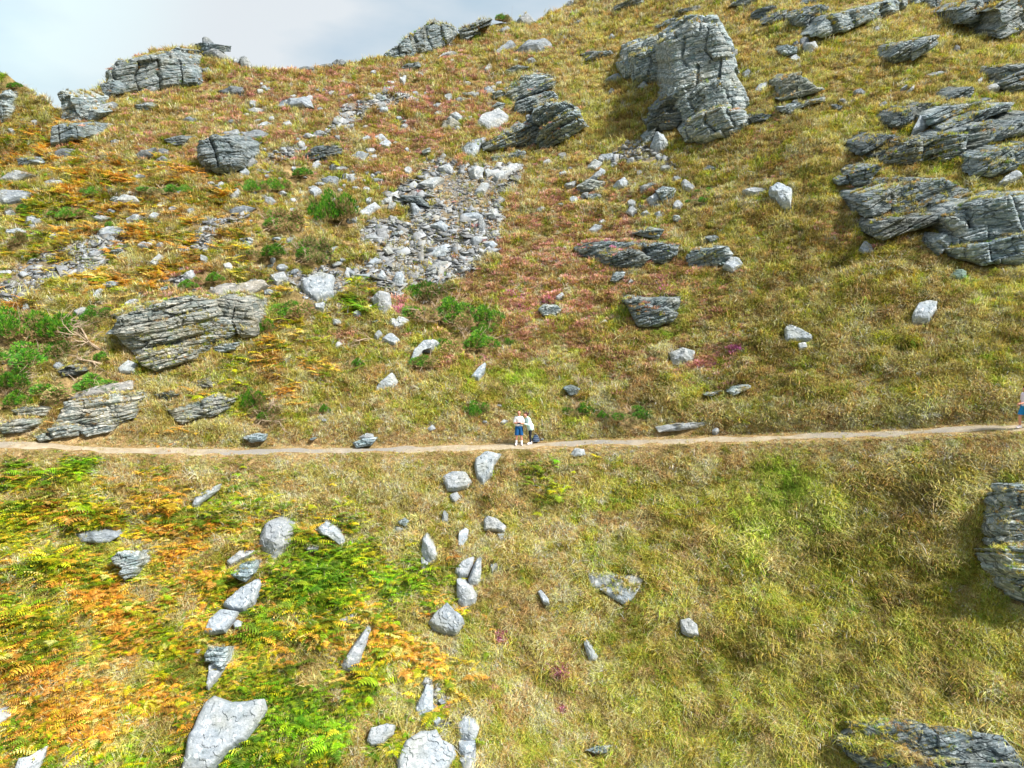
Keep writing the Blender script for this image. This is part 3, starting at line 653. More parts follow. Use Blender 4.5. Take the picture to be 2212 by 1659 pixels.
# region ; name ; kind(tone) ; label ; outline | outline ...      (c = crag face, b = block, s = slab)
ROCKS = """
A;rocky_crag;m.85;fissured grey crag capping the left hilltop against the sky;m 685,470 760,400 880,410 890,500 780,528 700,532|m 878,402 960,350 1060,342 1020,470 950,502 880,482|m 1000,372 1130,320 1200,332 1160,400 1095,462 1012,452|m 1100,480 1190,432 1260,472 1292,520 1280,546 1150,556 1112,530|m 660,545 730,520 768,562 760,600 690,636 665,600|m 775,532 850,520 872,560 800,577|m 862,512 960,492 1040,512 1000,547 868,555|m 1050,502 1110,492 1112,562 1062,560|b 880,562 960,540 1020,562 960,590 890,587|b 1150,350 1200,320 1230,335 1200,352
A;rock_stack;b.7;jagged summit stack of tilted dark blocks standing on the left skyline;c 1256,282 1330,280 1400,290 1440,292 1430,330 1300,337 1262,302|b 1299,242 1350,250 1382,280 1352,300 1302,272|b 1290,332 1420,302 1442,340 1490,372 1482,396 1420,386 1350,352
A;rock_spire;b.8;small pair of pointed grey rocks on the skyline just right of the summit stack;b 1495,388 1530,370 1545,375 1540,412 1505,405|b 1535,380 1560,352 1600,380 1620,418 1550,414
A;skyline_stone;b.6;low row of dark stones on the skyline saddle;b 1910,440 1960,420 2010,425 2020,438 1960,448 1915,450|b 2030,430 2090,408 2130,405 2120,425 2050,437
A;skyline_stone;b.6;dark stubby stone on the skyline above the saddle, left of the ridge crag;b 2130,402 2150,380 2200,378 2225,392 2200,415 2150,415
A;rock_pinnacle;m1.05;tall pale pinnacle at the left end of the slope beside the gully;m 395,612 430,595 482,620 532,642 527,700 507,792 440,806 395,790 412,700|b 520,642 575,630 562,670 530,692|m 515,722 622,708 650,730 590,782 522,792
A;rock_outcrop;m.75;square dark outcrop directly below the pale pinnacle;m 345,822 400,800 520,812 532,880 430,922 345,947|m 515,815 612,808 642,870 562,882
A;boulder;b.45;dark pointed boulder under the square outcrop on the left;b 335,962 400,945 472,950 430,1002 350,1007
A;rock_outcrop;c.7;low dark outcrop at the left above the grey leaning slab edge;c 112,1022 180,1015 262,1050 200,1067 120,1062
A;rock_ledge;b.9;grey wedge ledge at the left edge above the orange bracken;b -20,1150 60,1100 140,1090 192,1107 100,1152 40,1172 -20,1182
A;boulder;b.85;small grey split boulder in orange bracken near the left edge;b 275,1162 330,1150 385,1150 397,1177 330,1197 285,1202
A;rock_slab;s.85;long flat grey bedrock slab at the far left edge;s -30,1240 100,1230 202,1232 150,1272 50,1302 -30,1312
A;boulder;m.7;big cubic dark boulder with pale slabs lying on its top;m 1290,917 1380,880 1480,900 1560,960 1590,1020 1560,1090 1500,1112 1400,1117 1330,1082 1280,1022|b 1380,872 1520,820 1547,867 1480,892 1390,897|s 1535,862 1650,835 1742,862 1690,892 1590,907|b 1480,912 1560,905 1580,962 1500,942|b 1545,990 1600,985 1650,1020 1600,1090 1550,1070
A;boulder;b.55;rounded dark boulder in dry grass beneath the summit stack;b 1400,582 1480,550 1560,547 1612,577 1580,602 1480,612
A;boulder;b.95;long box shaped grey boulder high on the left slope;b 1730,692 1800,640 1900,620 1982,620 2012,682 1900,692 1780,707
A;stone;b1;low pale stone just left of the long box shaped boulder;b 1590,707 1650,685 1702,702 1660,727 1600,727
A;stone;c.8;grey ledge stone in the brown heather under the left crag;c 870,677 930,665 992,687 960,712 890,712
A;rock_slab;s.9;thin grey slanting slab right of the pale pinnacle;s 600,712 680,680 762,665 700,702 640,742
A;stone;b.6;small dark domed stone in heather between pinnacle and big cubic boulder;b 1150,777 1210,745 1272,762 1230,787
A;rock_outcrop;b.5;dark slanting outcrop with a pale broken slab at its right end;b 840,1012 900,955 1000,950 960,1002 880,1022|s 970,982 1050,960 1102,977 1040,1002|b 1000,1012 1050,1000 1082,1040 1000,1057
A;stone;c.6;dark ridged stone left of the big cubic boulder;c 1060,902 1120,880 1202,892 1180,937 1110,942
A;rock_outcrop;c.45;dark shaggy outcrop at the right of the narrow scree tongue;c 1950,1012 2020,950 2160,940 2202,992 2100,1032 1990,1037
A;boulder;b.7;grey boulder above the round green gorse in mid slope;b 2060,1142 2120,1115 2177,1142 2160,1192 2080,1187
A;stone;b1;pale block beginning the string of stones left of the upper scree;b 1940,872 1980,850 2022,867 1990,887
A;stone;b.9;grey block second in the string of stones left of the upper scree;b 2010,852 2060,830 2092,852 2030,882
A;rock_slab;s1.15;white angular slab among gorse on the left mid slope;s 710,1292 790,1250 880,1275 902,1302 800,1307
A;rock_slab;s1;grey slab topped with rubble at the upper end of the left scree;s 620,1492 700,1455 790,1470 842,1512 740,1522 640,1522
A;boulder;b.5;dark flat boulder between bracken and gorse right of centre left slope;b 1470,1347 1560,1310 1642,1332 1570,1382 1490,1387
A;stone;b.9;upright grey stone above the dark flat boulder;b 1700,1272 1740,1255 1772,1290 1740,1322 1700,1312
A;boulder;b1;pale cubic boulder in green bracken on the left slope;b 800,1402 860,1370 932,1390 880,1422 810,1442
A;stone;s1.1;small white stone left of the round green gorse;s 1980,1232 2040,1200 2072,1230 2020,1262
A;stone;s1.1;white stone at the far left below the bedrock slab;s 30,1362 80,1340 92,1360 40,1382
A;stone;s1;pale slab under the spread of gorse on the left;s 1470,1262 1540,1225 1552,1250 1490,1277
A;stone;s1;thin pale stone on bare grass left of the big cubic boulder's foot;s 850,1137 900,1120 942,1135 880,1149
A;stone;s1.1;pale flat stone in heather below the dark shaggy outcrop;s 2145,1087 2212,1073 2260,1080 2200,1100
A;stone;s1.1;pale stone in bracken above the left scree;s 590,1405 650,1388 720,1400 650,1418
A;stone;s1.1;small pale slab below the cubic boulder in green bracken;s 950,1400 990,1370 1040,1380 1000,1405
A;stone;s1.1;pale slab right of the white angular slab;s 1080,1345 1130,1325 1150,1345 1100,1365
A;stone;b.8;brown grey stone in heather under the summit slope;b 1620,790 1660,760 1700,770 1680,800
A;stone;s1.1;white flat stone in dry grass above the big cubic boulder;s 1640,820 1700,790 1750,785 1700,815
A;stone;s1.1;pale flaky stone right of the white flat stone above the cubic boulder;s 1810,795 1860,780 1880,800 1840,812
A;stone;b.6;small dark stone on the left slope between two heather patches;b 700,905 740,890 775,905 740,925
A;stone;b.7;dark stone in dry grass near the right foot of the left crag;b 1290,440 1340,430 1370,460 1320,465
A;stone;s1.1;tiny white stone on the far left hill;s 195,785 220,770 245,780 220,795
A;rock_outcrop;c1.1;pale rocky patch on the far left hill;c -20,660 40,650 75,700 60,760 0,790 -20,790|c 20,590 60,580 90,620 40,640
A;stone;s1.1;white stone at the foot of the far left hill;s 50,835 80,822 95,840 70,850
B;rocky_crag;m.8;long grey crag breaking the skyline in the upper middle;m 280,362 370,300 452,240 462,330 420,387 320,387|m 440,242 540,180 552,310 470,362 455,290|m 540,172 600,135 642,170 620,302 560,332 540,242|m 618,152 690,170 742,190 742,230 690,302 630,302
B;rock_outcrop;c.8;broken outcrop on the skyline right of the long grey crag;c 770,192 900,130 962,130 950,167 880,172 860,232 800,267 780,232|b 860,200 905,198 912,235 870,240
B;rock_outcrop;b.9;pale rounded outcrop on the skyline beside the dark bush;b 1115,142 1150,100 1200,75 1242,110 1262,135 1200,162 1130,167|b 1010,192 1080,165 1102,182 1040,217
B;skyline_stone;b.8;single grey block on the skyline of the right hand ridge;b 1325,92 1340,55 1377,65 1365,97
B;skyline_stone;b1;pale block at the top edge where the ridge leaves the picture;b 1450,32 1480,0 1507,-10 1502,27 1470,37
B;boulder;b.75;large wedge shaped boulder with a smooth front below the ridge crag;b 1080,362 1200,260 1320,230 1350,250 1387,305 1280,347 1200,362
B;rock_slab;s.8;tilted grey plank slab left of the wedge shaped boulder;s 985,357 1040,310 1100,275 1132,290 1060,332 1000,362
B;rock_outcrop;c1.05;fan of thin tilted layered beds with bright broken right ends;c 1140,542 1180,490 1290,480 1382,500 1352,532 1200,562|c 990,602 1140,540 1300,522 1322,550 1130,612 1000,632|c 1120,632 1300,557 1382,522 1372,562 1290,592 1140,642|s 1150,500 1230,475 1330,470 1300,490 1200,500
B;rock_outcrop;c.75;two dark blocky beds under the fan of tilted layers;c 1130,672 1190,640 1270,640 1282,702 1180,742 1130,732|c 1265,642 1300,600 1370,590 1397,622 1392,662 1280,692
B;rocky_crag;c.85;bulging grey crag of curved beds above the central scree;c 1250,742 1340,690 1440,680 1512,702 1572,802 1520,842 1440,902 1330,962 1290,962 1280,882 1312,822 1250,792|c 930,922 1010,880 1150,800 1270,832 1282,882 1240,922 1090,952 930,972|b 1400,660 1450,640 1510,680 1490,700
B;rock_slab;s1.15;broad pale rounded slab tilted against the bulging crag;s 880,812 910,760 1020,705 1092,752 1060,812 960,842
B;rock_slab;b1.1;leaning rectangular slab sliding off below the broad pale slab;b 785,942 830,880 942,865 902,962 870,1032 790,1012
B;stone;c.9;layered stone under the dark blocky beds on the left;c 970,692 1010,660 1062,667 1040,702
B;boulder;b.75;brown rounded boulder in dry grass left of the broad pale slab;b 640,842 660,770 750,760 782,792 720,832;tint=1.05,.98,.8
B;stone;b1.1;white block resting on the brown rounded boulder;b 705,742 750,720 787,740 772,782 730,767
B;rock_outcrop;c.9;low ledge with pale stones at the foot of the bulging crag;c 1060,1012 1140,975 1190,975 1192,1017 1130,1032|c 970,1012 1010,1005 1047,1017 1040,1042 980,1040
B;stone;b1.1;pale box stone left of the fan of tilted layers;b 910,592 950,560 992,570 940,612
B;stone;b.9;grey box stone further left on the heather slope;b 785,592 860,585 882,607 800,622
B;rock_slab;b.75;dark thin slab below the grey box stone;b 715,642 790,620 852,632 760,662
B;stone;b.9;grey block in heather beneath the wedge shaped boulder;b 1185,392 1230,370 1272,392 1220,412
B;stone;c.95;broken slab pile between wedge boulder and the fan of layers;c 1065,452 1140,420 1212,432 1100,472
B;boulder;c.75;lumpy grey boulder in heather under the left part of the ridge crag;c 370,462 420,420 502,405 512,432 430,467
B;stone;s1.15;small white stone below the lumpy grey boulder;s 380,512 430,487 412,542
B;stone;s1.1;pale stone at the left below the skyline crag;s 190,467 240,453 230,482
B;stone;s1.1;pale flat stone in heather midway to the upper scree;s 300,532 350,523 342,547
B;stone;b1;pale cube stone in the heather above the upper scree;b 285,562 325,555 322,587
B;boulder;b.95;grey box shaped boulder at the left of the central heather slope;b 50,1002 110,970 185,980 150,1032 60,1032
B;rock_slab;s1.1;pale slab beside the grey box shaped boulder;s 155,962 220,953 232,977 180,987
B;rock_slab;s1.1;upper pale slab of the trio in the central heather;s 215,892 270,863 302,892 250,912
B;rock_slab;s1.15;lower right pale slab of the trio in the central heather;s 245,942 300,898 332,922 320,957
B;rock_slab;s1.1;lower left thin slab of the trio in the central heather;s 130,902 180,873 202,887 150,907
B;stone;b1;upright pale stone alone in heather above the scree;b 385,802 415,783 442,802 420,842 395,837
B;stone;c1.1;small striped pale stone just left above the scree head;c 525,972 575,953 582,982 540,997
B;stone;b1;pale upright slab stone at the left of the scree;b 30,1172 70,1108 102,1142 80,1182
B;stone;s1.1;white triangular stone right of the long thin dark stone, upper heather;s 925,450 965,412 985,430 950,460
B;stone;s1;pale stone in heather left of the plank slab;s 610,390 660,350 755,335 700,360 640,372
B;boulder;b1.1;large pale boulder at the head of the scree on its left;b 620,1067 700,1038 727,1080 722,1122 650,1102
B;boulder;b1.15;upright white boulder at the head of the scree in its middle;b 835,1082 870,1053 922,1070 917,1142 860,1162 830,1132
B;stone;b1.1;pale block right beside the upright white boulder;b 925,1092 960,1078 977,1120 945,1142
B;rock_slab;s1.05;long slanting slab at the right head of the scree;s 985,1152 1100,1058 1172,1065 1060,1152 1010,1167
B;rock_slab;s1.1;flat pale slab embedded under the scree head;s 490,1192 580,1148 672,1145 600,1202
B;rock_slab;s1.1;long tapering slab in the middle of the smooth scree;s 860,1242 920,1178 962,1190 930,1242
B;boulder;b1;tall bent grey boulder on the left side of the scree;b 450,1292 480,1298 522,1350 502,1402 470,1392
B;boulder;c.5;dark overhanging bed crossing the left part of the scree;c 390,1262 500,1268 572,1332 480,1312 400,1292
B;rock_slab;s1.15;white long slab lying left of the scree;s 115,1382 230,1308 272,1330 180,1392 130,1402
B;rock_slab;b1.1;white slab above the long white one left of the scree;b 255,1292 330,1258 332,1307 270,1312
B;boulder;b1;grey block lying across the lower scree centre;b 575,1442 650,1408 732,1470 680,1492 600,1462
B;boulder;b.85;narrow upright dark fin on the right of the scree;b 890,1412 910,1393 937,1440 922,1502 890,1482
B;boulder;b1.15;pale round topped boulder on the right edge of the scree;b 945,1372 1000,1338 1027,1370 990,1412 950,1402
B;rock_slab;s.95;thin flat slab across the middle of the scree;s 770,1382 850,1368 922,1380 880,1402 790,1412
B;rock_slab;s1;long level slab at the lower left of the scree;s 150,1512 240,1498 312,1530 270,1552 160,1542
B;boulder;b1.15;big pale lozenge boulder at the foot of the scree;b 560,1642 600,1588 690,1558 747,1590 700,1650 600,1665
B;boulder;b1.1;white pointed block at the lower right of the scree;b 925,1562 980,1538 1012,1570 960,1622
B;boulder;b1;grey block left of the white pointed block in the scree;b 830,1532 880,1508 922,1540 860,1592
B;boulder;b1.05;rounded pale boulder at the lower left foot of the scree;b 270,1592 310,1573 347,1620 310,1642 275,1627
P;rock_tower;m1.1;massive square topped rock tower high on the right slope;m 1442,76 1490,40 1550,38 1575,88 1584,127 1520,132 1450,150|m 1448,146 1520,127 1584,124 1591,160 1578,176 1500,192 1460,197|m 1458,194 1580,172 1582,215 1590,235 1520,252 1480,267 1458,235|m 1475,285 1500,258 1560,240 1606,243 1613,270 1590,290 1530,309 1485,305|m 1568,222 1580,195 1600,190 1611,215 1619,230 1600,242 1574,239
P;rock_buttress;m1.15;grey squared buttress joined to the left side of the rock tower;m 1340,132 1352,98 1380,88 1384,104 1352,118|m 1380,88 1404,77 1440,77 1440,98 1386,110|m 1340,136 1356,126 1374,134 1374,176 1350,166|m 1368,128 1430,101 1452,99 1448,150 1440,176 1374,178
P;rocky_crag;c.65;shaded stepped crag at the left foot of the rock tower;c 1405,262 1440,236 1470,205 1480,212 1480,255 1462,279 1412,284|c 1436,238 1456,206 1468,200 1470,235 1450,250
B;stone;b1.05;pale stone at the lower left of the squared buttress;b 1700,512 1790,463 1822,500 1770,517
B;stone;b1.05;small striped stone right below the squared buttress;b 1910,552 1960,523 1992,550 1940,562
B;boulder;b1.1;pale upright egg shaped boulder below the foot of the rock tower;b 2030,842 2080,848 2112,902 2100,982 2030,972 2000,930|c 1950,892 2030,830 2000,922 1960,922
B;boulder;b1.15;white pointed boulder at the left end of the small rubble band;b 1570,1072 1640,1013 1692,1040 1650,1097 1590,1092
B;rock_slab;s1.05;flat grey slab right above the white pointed boulder;s 1660,1002 1750,988 1792,1010 1720,1032
B;boulder;b1.05;pale flat topped boulder on the mossy hump below the rubble band;b 1595,1142 1640,1108 1712,1100 1717,1132 1610,1162|c 1530,1202 1600,1160 1702,1170 1680,1222 1580,1227
B;rock_slab;s1.1;thin pale slab alone in grass left of the mossy hump;s 1440,1192 1530,1163 1500,1197 1460,1202
B;boulder;b1.15;pale box shaped boulder right of the mossy hump;b 1755,1182 1830,1128 1872,1180 1862,1217 1760,1207
B;stone;b.8;grey cube stone right of the pale box shaped boulder;b 1930,1192 1990,1178 1997,1220 1935,1237
B;boulder;b1.15;pale hexagonal boulder leaning on a dark ledge, middle right;b 1975,1272 2030,1228 2072,1290 2030,1337 1985,1322|c 2045,1242 2100,1208 2162,1220 2132,1292 2080,1302
B;boulder;b1.15;leftmost white boulder of the three in a row above the striped dark crag;b 1830,1362 1870,1323 1922,1350 1880,1387
B;boulder;b1.15;middle white boulder of the three in a row above the striped dark crag;b 1935,1372 1970,1343 2012,1390 1960,1402
B;boulder;b1.05;rightmost white boulder of the three in a row above the striped dark crag;b 2020,1372 2060,1353 2082,1390 2040,1402
B;rock_slab;s1.1;pale sloping slab above the left end of the striped dark crag;s 1590,1492 1640,1448 1692,1455 1640,1492|s 1660,1430 1700,1413 1712,1430 1680,1440
B;stone;s1.1;small white stone alone in heather right of the scree;s 1260,1352 1290,1328 1327,1345 1290,1362
B;stone;c.8;grey broken ledge under the mossy hump;c 1585,1272 1640,1248 1692,1265 1620,1292
B;rock_outcrop;c.9;grey tilted outcrop at the top edge left of the rock tower;c 1770,42 1850,13 1942,-10 1952,20 1860,57 1775,72
B;rock_outcrop;c.85;long thin outcrop just left of the tower's top;c 2045,167 2110,128 2200,118 2214,150 2110,162 2050,182
B;rock_outcrop;c.7;thin ragged outcrop left of the squared buttress;c 1580,382 1640,340 1730,328 1762,350 1650,382 1590,392|c 1545,352 1610,328 1602,370
B;stone;b.8;small dark ledge in dry grass between ridge and thin ragged outcrop;b 1480,152 1540,123 1582,130 1570,152
B;stone;b1;pale grey stone in grass left above the buttress;b 1725,240 1750,210 1790,250 1760,265
B;stone;s1.05;pale stone alone on yellow grass under the buttress;s 1725,595 1745,573 1772,585 1755,605
B;rocky_crag;c.8;striped dark crag with several ledges in the middle of the right slope;c 1515,1602 1620,1550 1702,1560 1692,1650 1560,1650|c 1700,1592 1850,1555 1962,1560 1902,1602 1720,1642|c 1690,1640 1900,1600 1990,1660 1930,1720 1730,1720 1690,1690|c 1960,1572 2172,1575 2160,1640 2090,1700 1990,1680
B;rock_outcrop;c.85;pale topped green ledge above the striped dark crag;c 1890,1502 1990,1468 2082,1480 2042,1542 1950,1522
P;rock_outcrop;c1.0;blocky pale banded outcrop right of the striped dark crag;c 1487,557 1500,540 1570,534 1579,550 1560,573 1490,578
C;rock_outcrop;c.9;grey blocky outcrop near the top edge, second from the tower;c 725,112 780,60 900,50 942,60 920,102 830,172 740,167
C;rocky_crag;m1.05;pale jointed crag running up to the top edge on the right;m 895,197 970,140 1060,100 1082,140 1050,212 950,222 900,212|m 970,92 1050,80 1092,130 1000,152|m 1100,132 1130,80 1200,80 1222,130 1150,157 1100,162|m 1215,42 1290,20 1332,50 1290,112 1220,112|m 1310,62 1400,-10 1470,-10 1442,62 1340,92
C;rock_outcrop;m.9;rock band at the top edge right of the pale jointed crag;m 1480,0 1570,-20 1580,10 1500,42|m 1580,-10 1700,-20 1642,62 1590,42|b 1640,20 1720,-30 1800,-20 1740,30
C;rock_outcrop;c.7;dark broken outcrop with small blocks right of the tower's top;c 440,132 500,60 590,40 622,50 540,122
C;rock_outcrop;c.75;dark knobbly outcrop between two grey ones near the top;c 540,152 600,90 682,70 672,122 590,162
C;rock_outcrop;c.8;low layered outcrop directly above the rock tower;c 0,62 100,38 152,45 120,77 20,77
C;rock_outcrop;c.9;grey outcrop on the top edge right above the tower;c 320,42 400,-10 520,-20 430,37
C;rock_outcrop;c.85;small outcrop at the top edge above the blocky grey outcrop;c 790,20 830,-10 900,-10 870,18 800,27
C;rocky_crag;m.85;large shadowed crag in the top right corner;m 1790,62 1860,10 1990,-20 2042,40 2010,122 1890,182 1800,142|m 2040,62 2090,-20 2260,-20 2260,182 2100,232 2030,252 2030,182
C;rock_outcrop;c1;dark outcrop speckled with white blocks on the upper right slope;c 1350,372 1400,300 1470,270 1502,332 1480,382 1390,402|c 1500,332 1560,260 1640,240 1652,290 1560,352 1500,387
C;boulder;c1.2;white cleft boulder with a dark crack, right of the tower;c 655,322 680,290 750,310 752,347 690,362 660,347
C;boulder;b1.2;white block with a dark stripe standing right of the cleft boulder;b 805,267 870,260 897,290 850,337 815,312
C;stone;s1.15;white flat stone below the white cleft boulder;s 700,392 740,353 792,385 740,402
C;stone;b.85;upright grey green stone right of the tower's waist;b 400,462 440,433 462,460 440,502 410,497
C;stone;b.9;small stone touching the right side of the tower;b 325,322 370,318 372,360 330,367
C;rock_slab;s1.15;pale slanting slab left of the brown striped outcrop;s 475,582 530,538 567,540 540,582 510,602
C;rock_outcrop;c.9;brown striped square outcrop right of the tower;c 660,522 720,480 770,480 802,520 770,592 700,602 660,562|c 640,642 760,600 900,563 922,580 790,622 660,652;tint=1.08,1,.88
C;rock_ledge;c.85;long thin ledge under the brown striped outcrop;c 650,692 740,668 762,700 700,727 655,717|c 760,682 830,650 920,628 932,655 830,677 770,697
C;rock_ledge;c.5;low dark ledge right of the tower's foot;c 450,762 520,733 592,745 550,782 470,787
C;rock_outcrop;c.6;dark twin humps at the upper left of the right hand crags;c 1360,802 1400,730 1480,700 1492,790 1440,832 1370,822|c 1480,712 1560,668 1632,665 1600,722 1510,762
C;boulder;s1.15;pale kite shaped slab standing against the dark twin humps;s 1485,867 1540,753 1602,800 1560,832
C;rocky_crag;c1.05;long upper bed of the right hand crags with bright sunlit edge;c 1590,762 1700,700 1900,653 1907,680 1780,742 1700,782 1610,802|c 1690,832 1800,760 1990,690 2117,670 2122,705 1980,752 1850,802 1700,842
C;boulder;c.65;green grey boulder above the long upper bed;c 1725,642 1760,605 1870,568 1882,600 1850,642 1740,667
C;boulder;c.7;small rock right of the green grey boulder;c 1915,652 2000,633 2012,655 1930,672
C;rock_outcrop;c.5;dark hollowed outcrop at the left of the right hand crags;c 1140,992 1150,940 1270,870 1370,878 1290,932 1220,972 1160,1002|c 1210,1002 1330,960 1402,950 1350,982 1240,1012
C;rocky_crag;c.85;broad central crag of the right hand group with a pale smooth face;c 1300,1032 1430,940 1550,900 1562,1042 1460,1062 1330,1062|c 1550,962 1700,880 1850,868 1832,962 1710,1047 1560,1042|c 1850,862 1960,790 2032,780 1960,852 1860,902|c 1900,932 2000,878 2012,902 1910,962
C;rocky_crag;c.8;upper crag at the right edge under the long upper bed;c 2010,882 2100,800 2260,720 2260,852 2100,892 2020,912
C;rocky_crag;c.85;blocky crag at the right edge in mid height;c 1900,1112 1930,1020 2050,950 2130,958 2132,1092 2000,1142|c 2150,992 2260,920 2260,1062 2150,1072
C;rock_slab;s1.15;pale thin slab poking out at the right edge above the large face;s 2035,1192 2100,1138 2190,1098 2207,1140 2120,1177
C;rock_outcrop;c.75;rounded layered outcrop left of the lower right crags;c 1095,1132 1170,1080 1300,1063 1272,1102 1230,1152 1210,1202 1120,1192|c 1010,1162 1060,1138 1082,1187 1020,1192
C;rock_outcrop;c.65;grassy topped low outcrop over the dark lower crag;c 1230,1192 1290,1150 1420,1138 1402,1172 1300,1217 1240,1212
C;rocky_crag;c.75;dark layered lower crag with pale broken top edge;c 1180,1312 1200,1260 1360,1198 1382,1240 1370,1312 1260,1392 1190,1392|c 1370,1232 1500,1168 1692,1148 1632,1232 1600,1302 1400,1322|c 1380,1332 1600,1298 1612,1352 1450,1372 1380,1382|c 1620,1302 1660,1260 1880,1218 1872,1262 1720,1322 1640,1352
C;rocky_crag;c.55;lowest dark crag with grass hanging over its top, right side;c 1255,1472 1290,1430 1500,1398 1680,1378 1702,1420 1620,1452 1430,1502 1320,1542 1260,1522
C;rocky_crag;m.95;great slanting grey face at the right edge above the grass slope;m 1740,1402 1850,1310 2100,1248 2260,1225 2260,1310 2080,1402 1760,1522|m 1750,1512 2000,1430 2260,1330 2260,1500 1980,1562 1800,1592 1760,1572|m 1750,1602 2000,1560 2260,1490 2260,1700 1950,1700 1800,1660
C;boulder;m1;pale broken stone left of the great slanting face;m 1625,1562 1690,1508 1742,1560 1660,1642
C;rock_slab;s1.15;pale long flat slab touching the square one on the open right slope;s 400,1227 470,1208 570,1218 572,1242 470,1247
C;rock_slab;s1.2;pale square slab with a pointed foot on the open right slope;s 570,1212 620,1178 727,1225 712,1337 660,1332 620,1270 580,1252
C;boulder;s1.2;white oval stone on grass below the lowest dark crag;s 1150,1602 1180,1553 1257,1605 1252,1648 1180,1642
C;stone;s1.15;white stone beside the two bright green cushions;s 5,1172 30,1158 102,1215 80,1237 20,1212
C;stone;c.6;small dark stone in heather above the green cushions;c 160,1092 200,1068 252,1085 200,1102
C;stone;c.9;small grey ledge above the blocky pale banded outcrop;c 175,1532 240,1518 262,1540 200,1557
C;rocky_crag;c.8;dark wooded looking crag at the right edge near the top;c 2015,472 2060,430 2150,418 2132,460 2040,492|c 2040,542 2260,420 2260,602 2130,602 2060,562
C;rock_slab;s1;grey flat slab under the right edge dark crag;s 1960,562 2040,543 2062,565 1980,577
C;stone;b1.1;small pale leaning stone on the upper right grass;b 1455,602 1510,538 1517,560 1470,607|s 1415,577 1460,548 1462,560
C;rock_slab;s.9;thin grey slab flush with the grass on the upper right;s 1570,492 1690,458 1742,470 1600,502
C;stone;s1.1;tiny pale stone left of the right edge dark crag;s 1910,522 1940,503 1942,525 1915,537
C;stone;s.95;grey green flat stone in open grass below the top right crag;s 1720,375 1750,362 1775,372 1740,387
D;rocky_crag;c1;broad striped crag above the lower left bend of the slope;c 740,382 960,300 1200,263 1380,288 1427,350 1417,402 1200,412 1000,402 800,412|c 700,502 800,410 1000,390 1430,400 1502,482 1420,542 1200,572 960,592 950,522 760,502|c 820,562 930,530 952,590 880,607 830,592|c 880,652 960,610 1150,588 1252,610 1240,662 1130,692 1010,737 920,702;tint=1.14,1.02,.90
D;rocky_crag;m.85;split crag with a flat pale top right of the striped crag;s 1330,202 1420,183 1530,198 1700,168 1722,200 1600,242 1460,267 1380,252|m 1400,292 1480,250 1600,300 1642,402 1630,512 1570,522 1530,432 1490,472 1430,402;tint=1.14,1.02,.90
D;rock_ledge;c.85;low ledge in bracken at the lower right of the striped crag;c 1375,592 1420,570 1530,558 1502,602 1400,637
D;rock_slab;s1.2;white slab at the lower left foot of the striped crag;s 755,732 830,673 892,700 862,747 770,757
D;rock_outcrop;c1;white streaked layered outcrop beside the path on the left;b 400,902 500,880 700,830 830,798 832,852 740,882 540,922 420,932|c 410,942 600,930 592,982 480,1037 430,1032|c 640,962 720,890 880,878 902,912 850,982 700,1002|c 620,1032 720,990 872,988 852,1042 700,1087 520,1072|c 510,1122 640,1090 742,1090 700,1132 560,1162|c 310,1112 420,1088 512,1100 502,1152 350,1177;tint=1.14,1.02,.90
D;rock_outcrop;c.9;grey rounded layered outcrop at the left edge above the path;c 80,992 170,968 302,980 292,1022 120,1032|c 5,1092 90,1050 200,1048 232,1080 150,1132 25,1142|c 225,1162 270,1143 312,1180 250,1192;tint=1.14,1.02,.90
D;rock_outcrop;c.7;dark grassy outcrop between the striped crag and the path;c 990,892 1090,868 1142,890 1080,917 1010,907|c 1230,812 1330,788 1362,840 1270,852;tint=1.14,1.02,.90
D;rock_outcrop;c.85;white chipped outcrop above the grassy bank by the path;c 1300,932 1370,898 1502,920 1450,992 1350,1032 1290,1002|c 1065,992 1160,968 1282,970 1240,1002 1110,1007|c 1120,1052 1200,1018 1282,1030 1180,1082;tint=1.14,1.02,.90
D;stone;c1.1;pale stone set in the bank just above the path, left part;c 1560,1167 1640,1143 1702,1150 1690,1192 1620,1202
D;rock_slab;b1.15;long white slab pointing uphill below the path on the left;b 1222,1634 1250,1560 1330,1490 1397,1463 1382,1510 1310,1582 1250,1650
D;boulder;b.9;pale dome stone in bushes left of the dead pale branches;b 330,712 370,678 402,700 370,732
D;rock_outcrop;c.45;dark hollow outcrop under dry grass left of the striped crag;c 370,742 460,700 532,740 490,767 400,772;tint=1.14,1.02,.90
D;boulder;b1.1;pale round boulder beside bright gorse above the striped crag;b 1160,122 1230,88 1262,140 1210,167
D;rock_slab;s1.1;pale slab at the upper left of the striped crag;s 780,332 830,288 892,278 840,312
D;stone;s1.05;narrow tilted slab in orange bracken on the left;s 590,292 640,208 662,215 620,282
D;rock_slab;s1.1;pale flat slab beside the green gorse clump on the left;s 470,362 540,328 582,350 500,387
D;rock_slab;s1;long steep slab at the end of the left scree;s 960,62 1030,-10 1052,10 1000,72
D;stone;s1.15;white round stone at the bottom of the left scree;s 140,332 180,308 192,340 150,352
D;rock_slab;s.9;tall grey slab hidden in bracken right of the split crag;s 2020,312 2090,298 2082,350 2030,342
D;boulder;b1;grey stone upright in dry grass right of the bracken patch;b 2140,592 2170,543 2202,560 2160,612
D;rock_slab;s1.1;pale slab at the left edge in the left scree;s -20,102 70,93 62,115 -20,117
D;rock_slab;s1.1;broad pale bedrock slab under the rubble left of the scree foot;s 1930,172 2060,110 2150,118 2142,252 2040,302 1960,252
D;rock_slab;s1.1;pale broken slab left of the broad bedrock slab;s 1730,132 1830,108 1852,150 1780,182
E;boulder;b1.1;tall pale leaning boulder below the scree foot;b 190,262 250,218 310,240 332,340 300,382 260,372 220,312
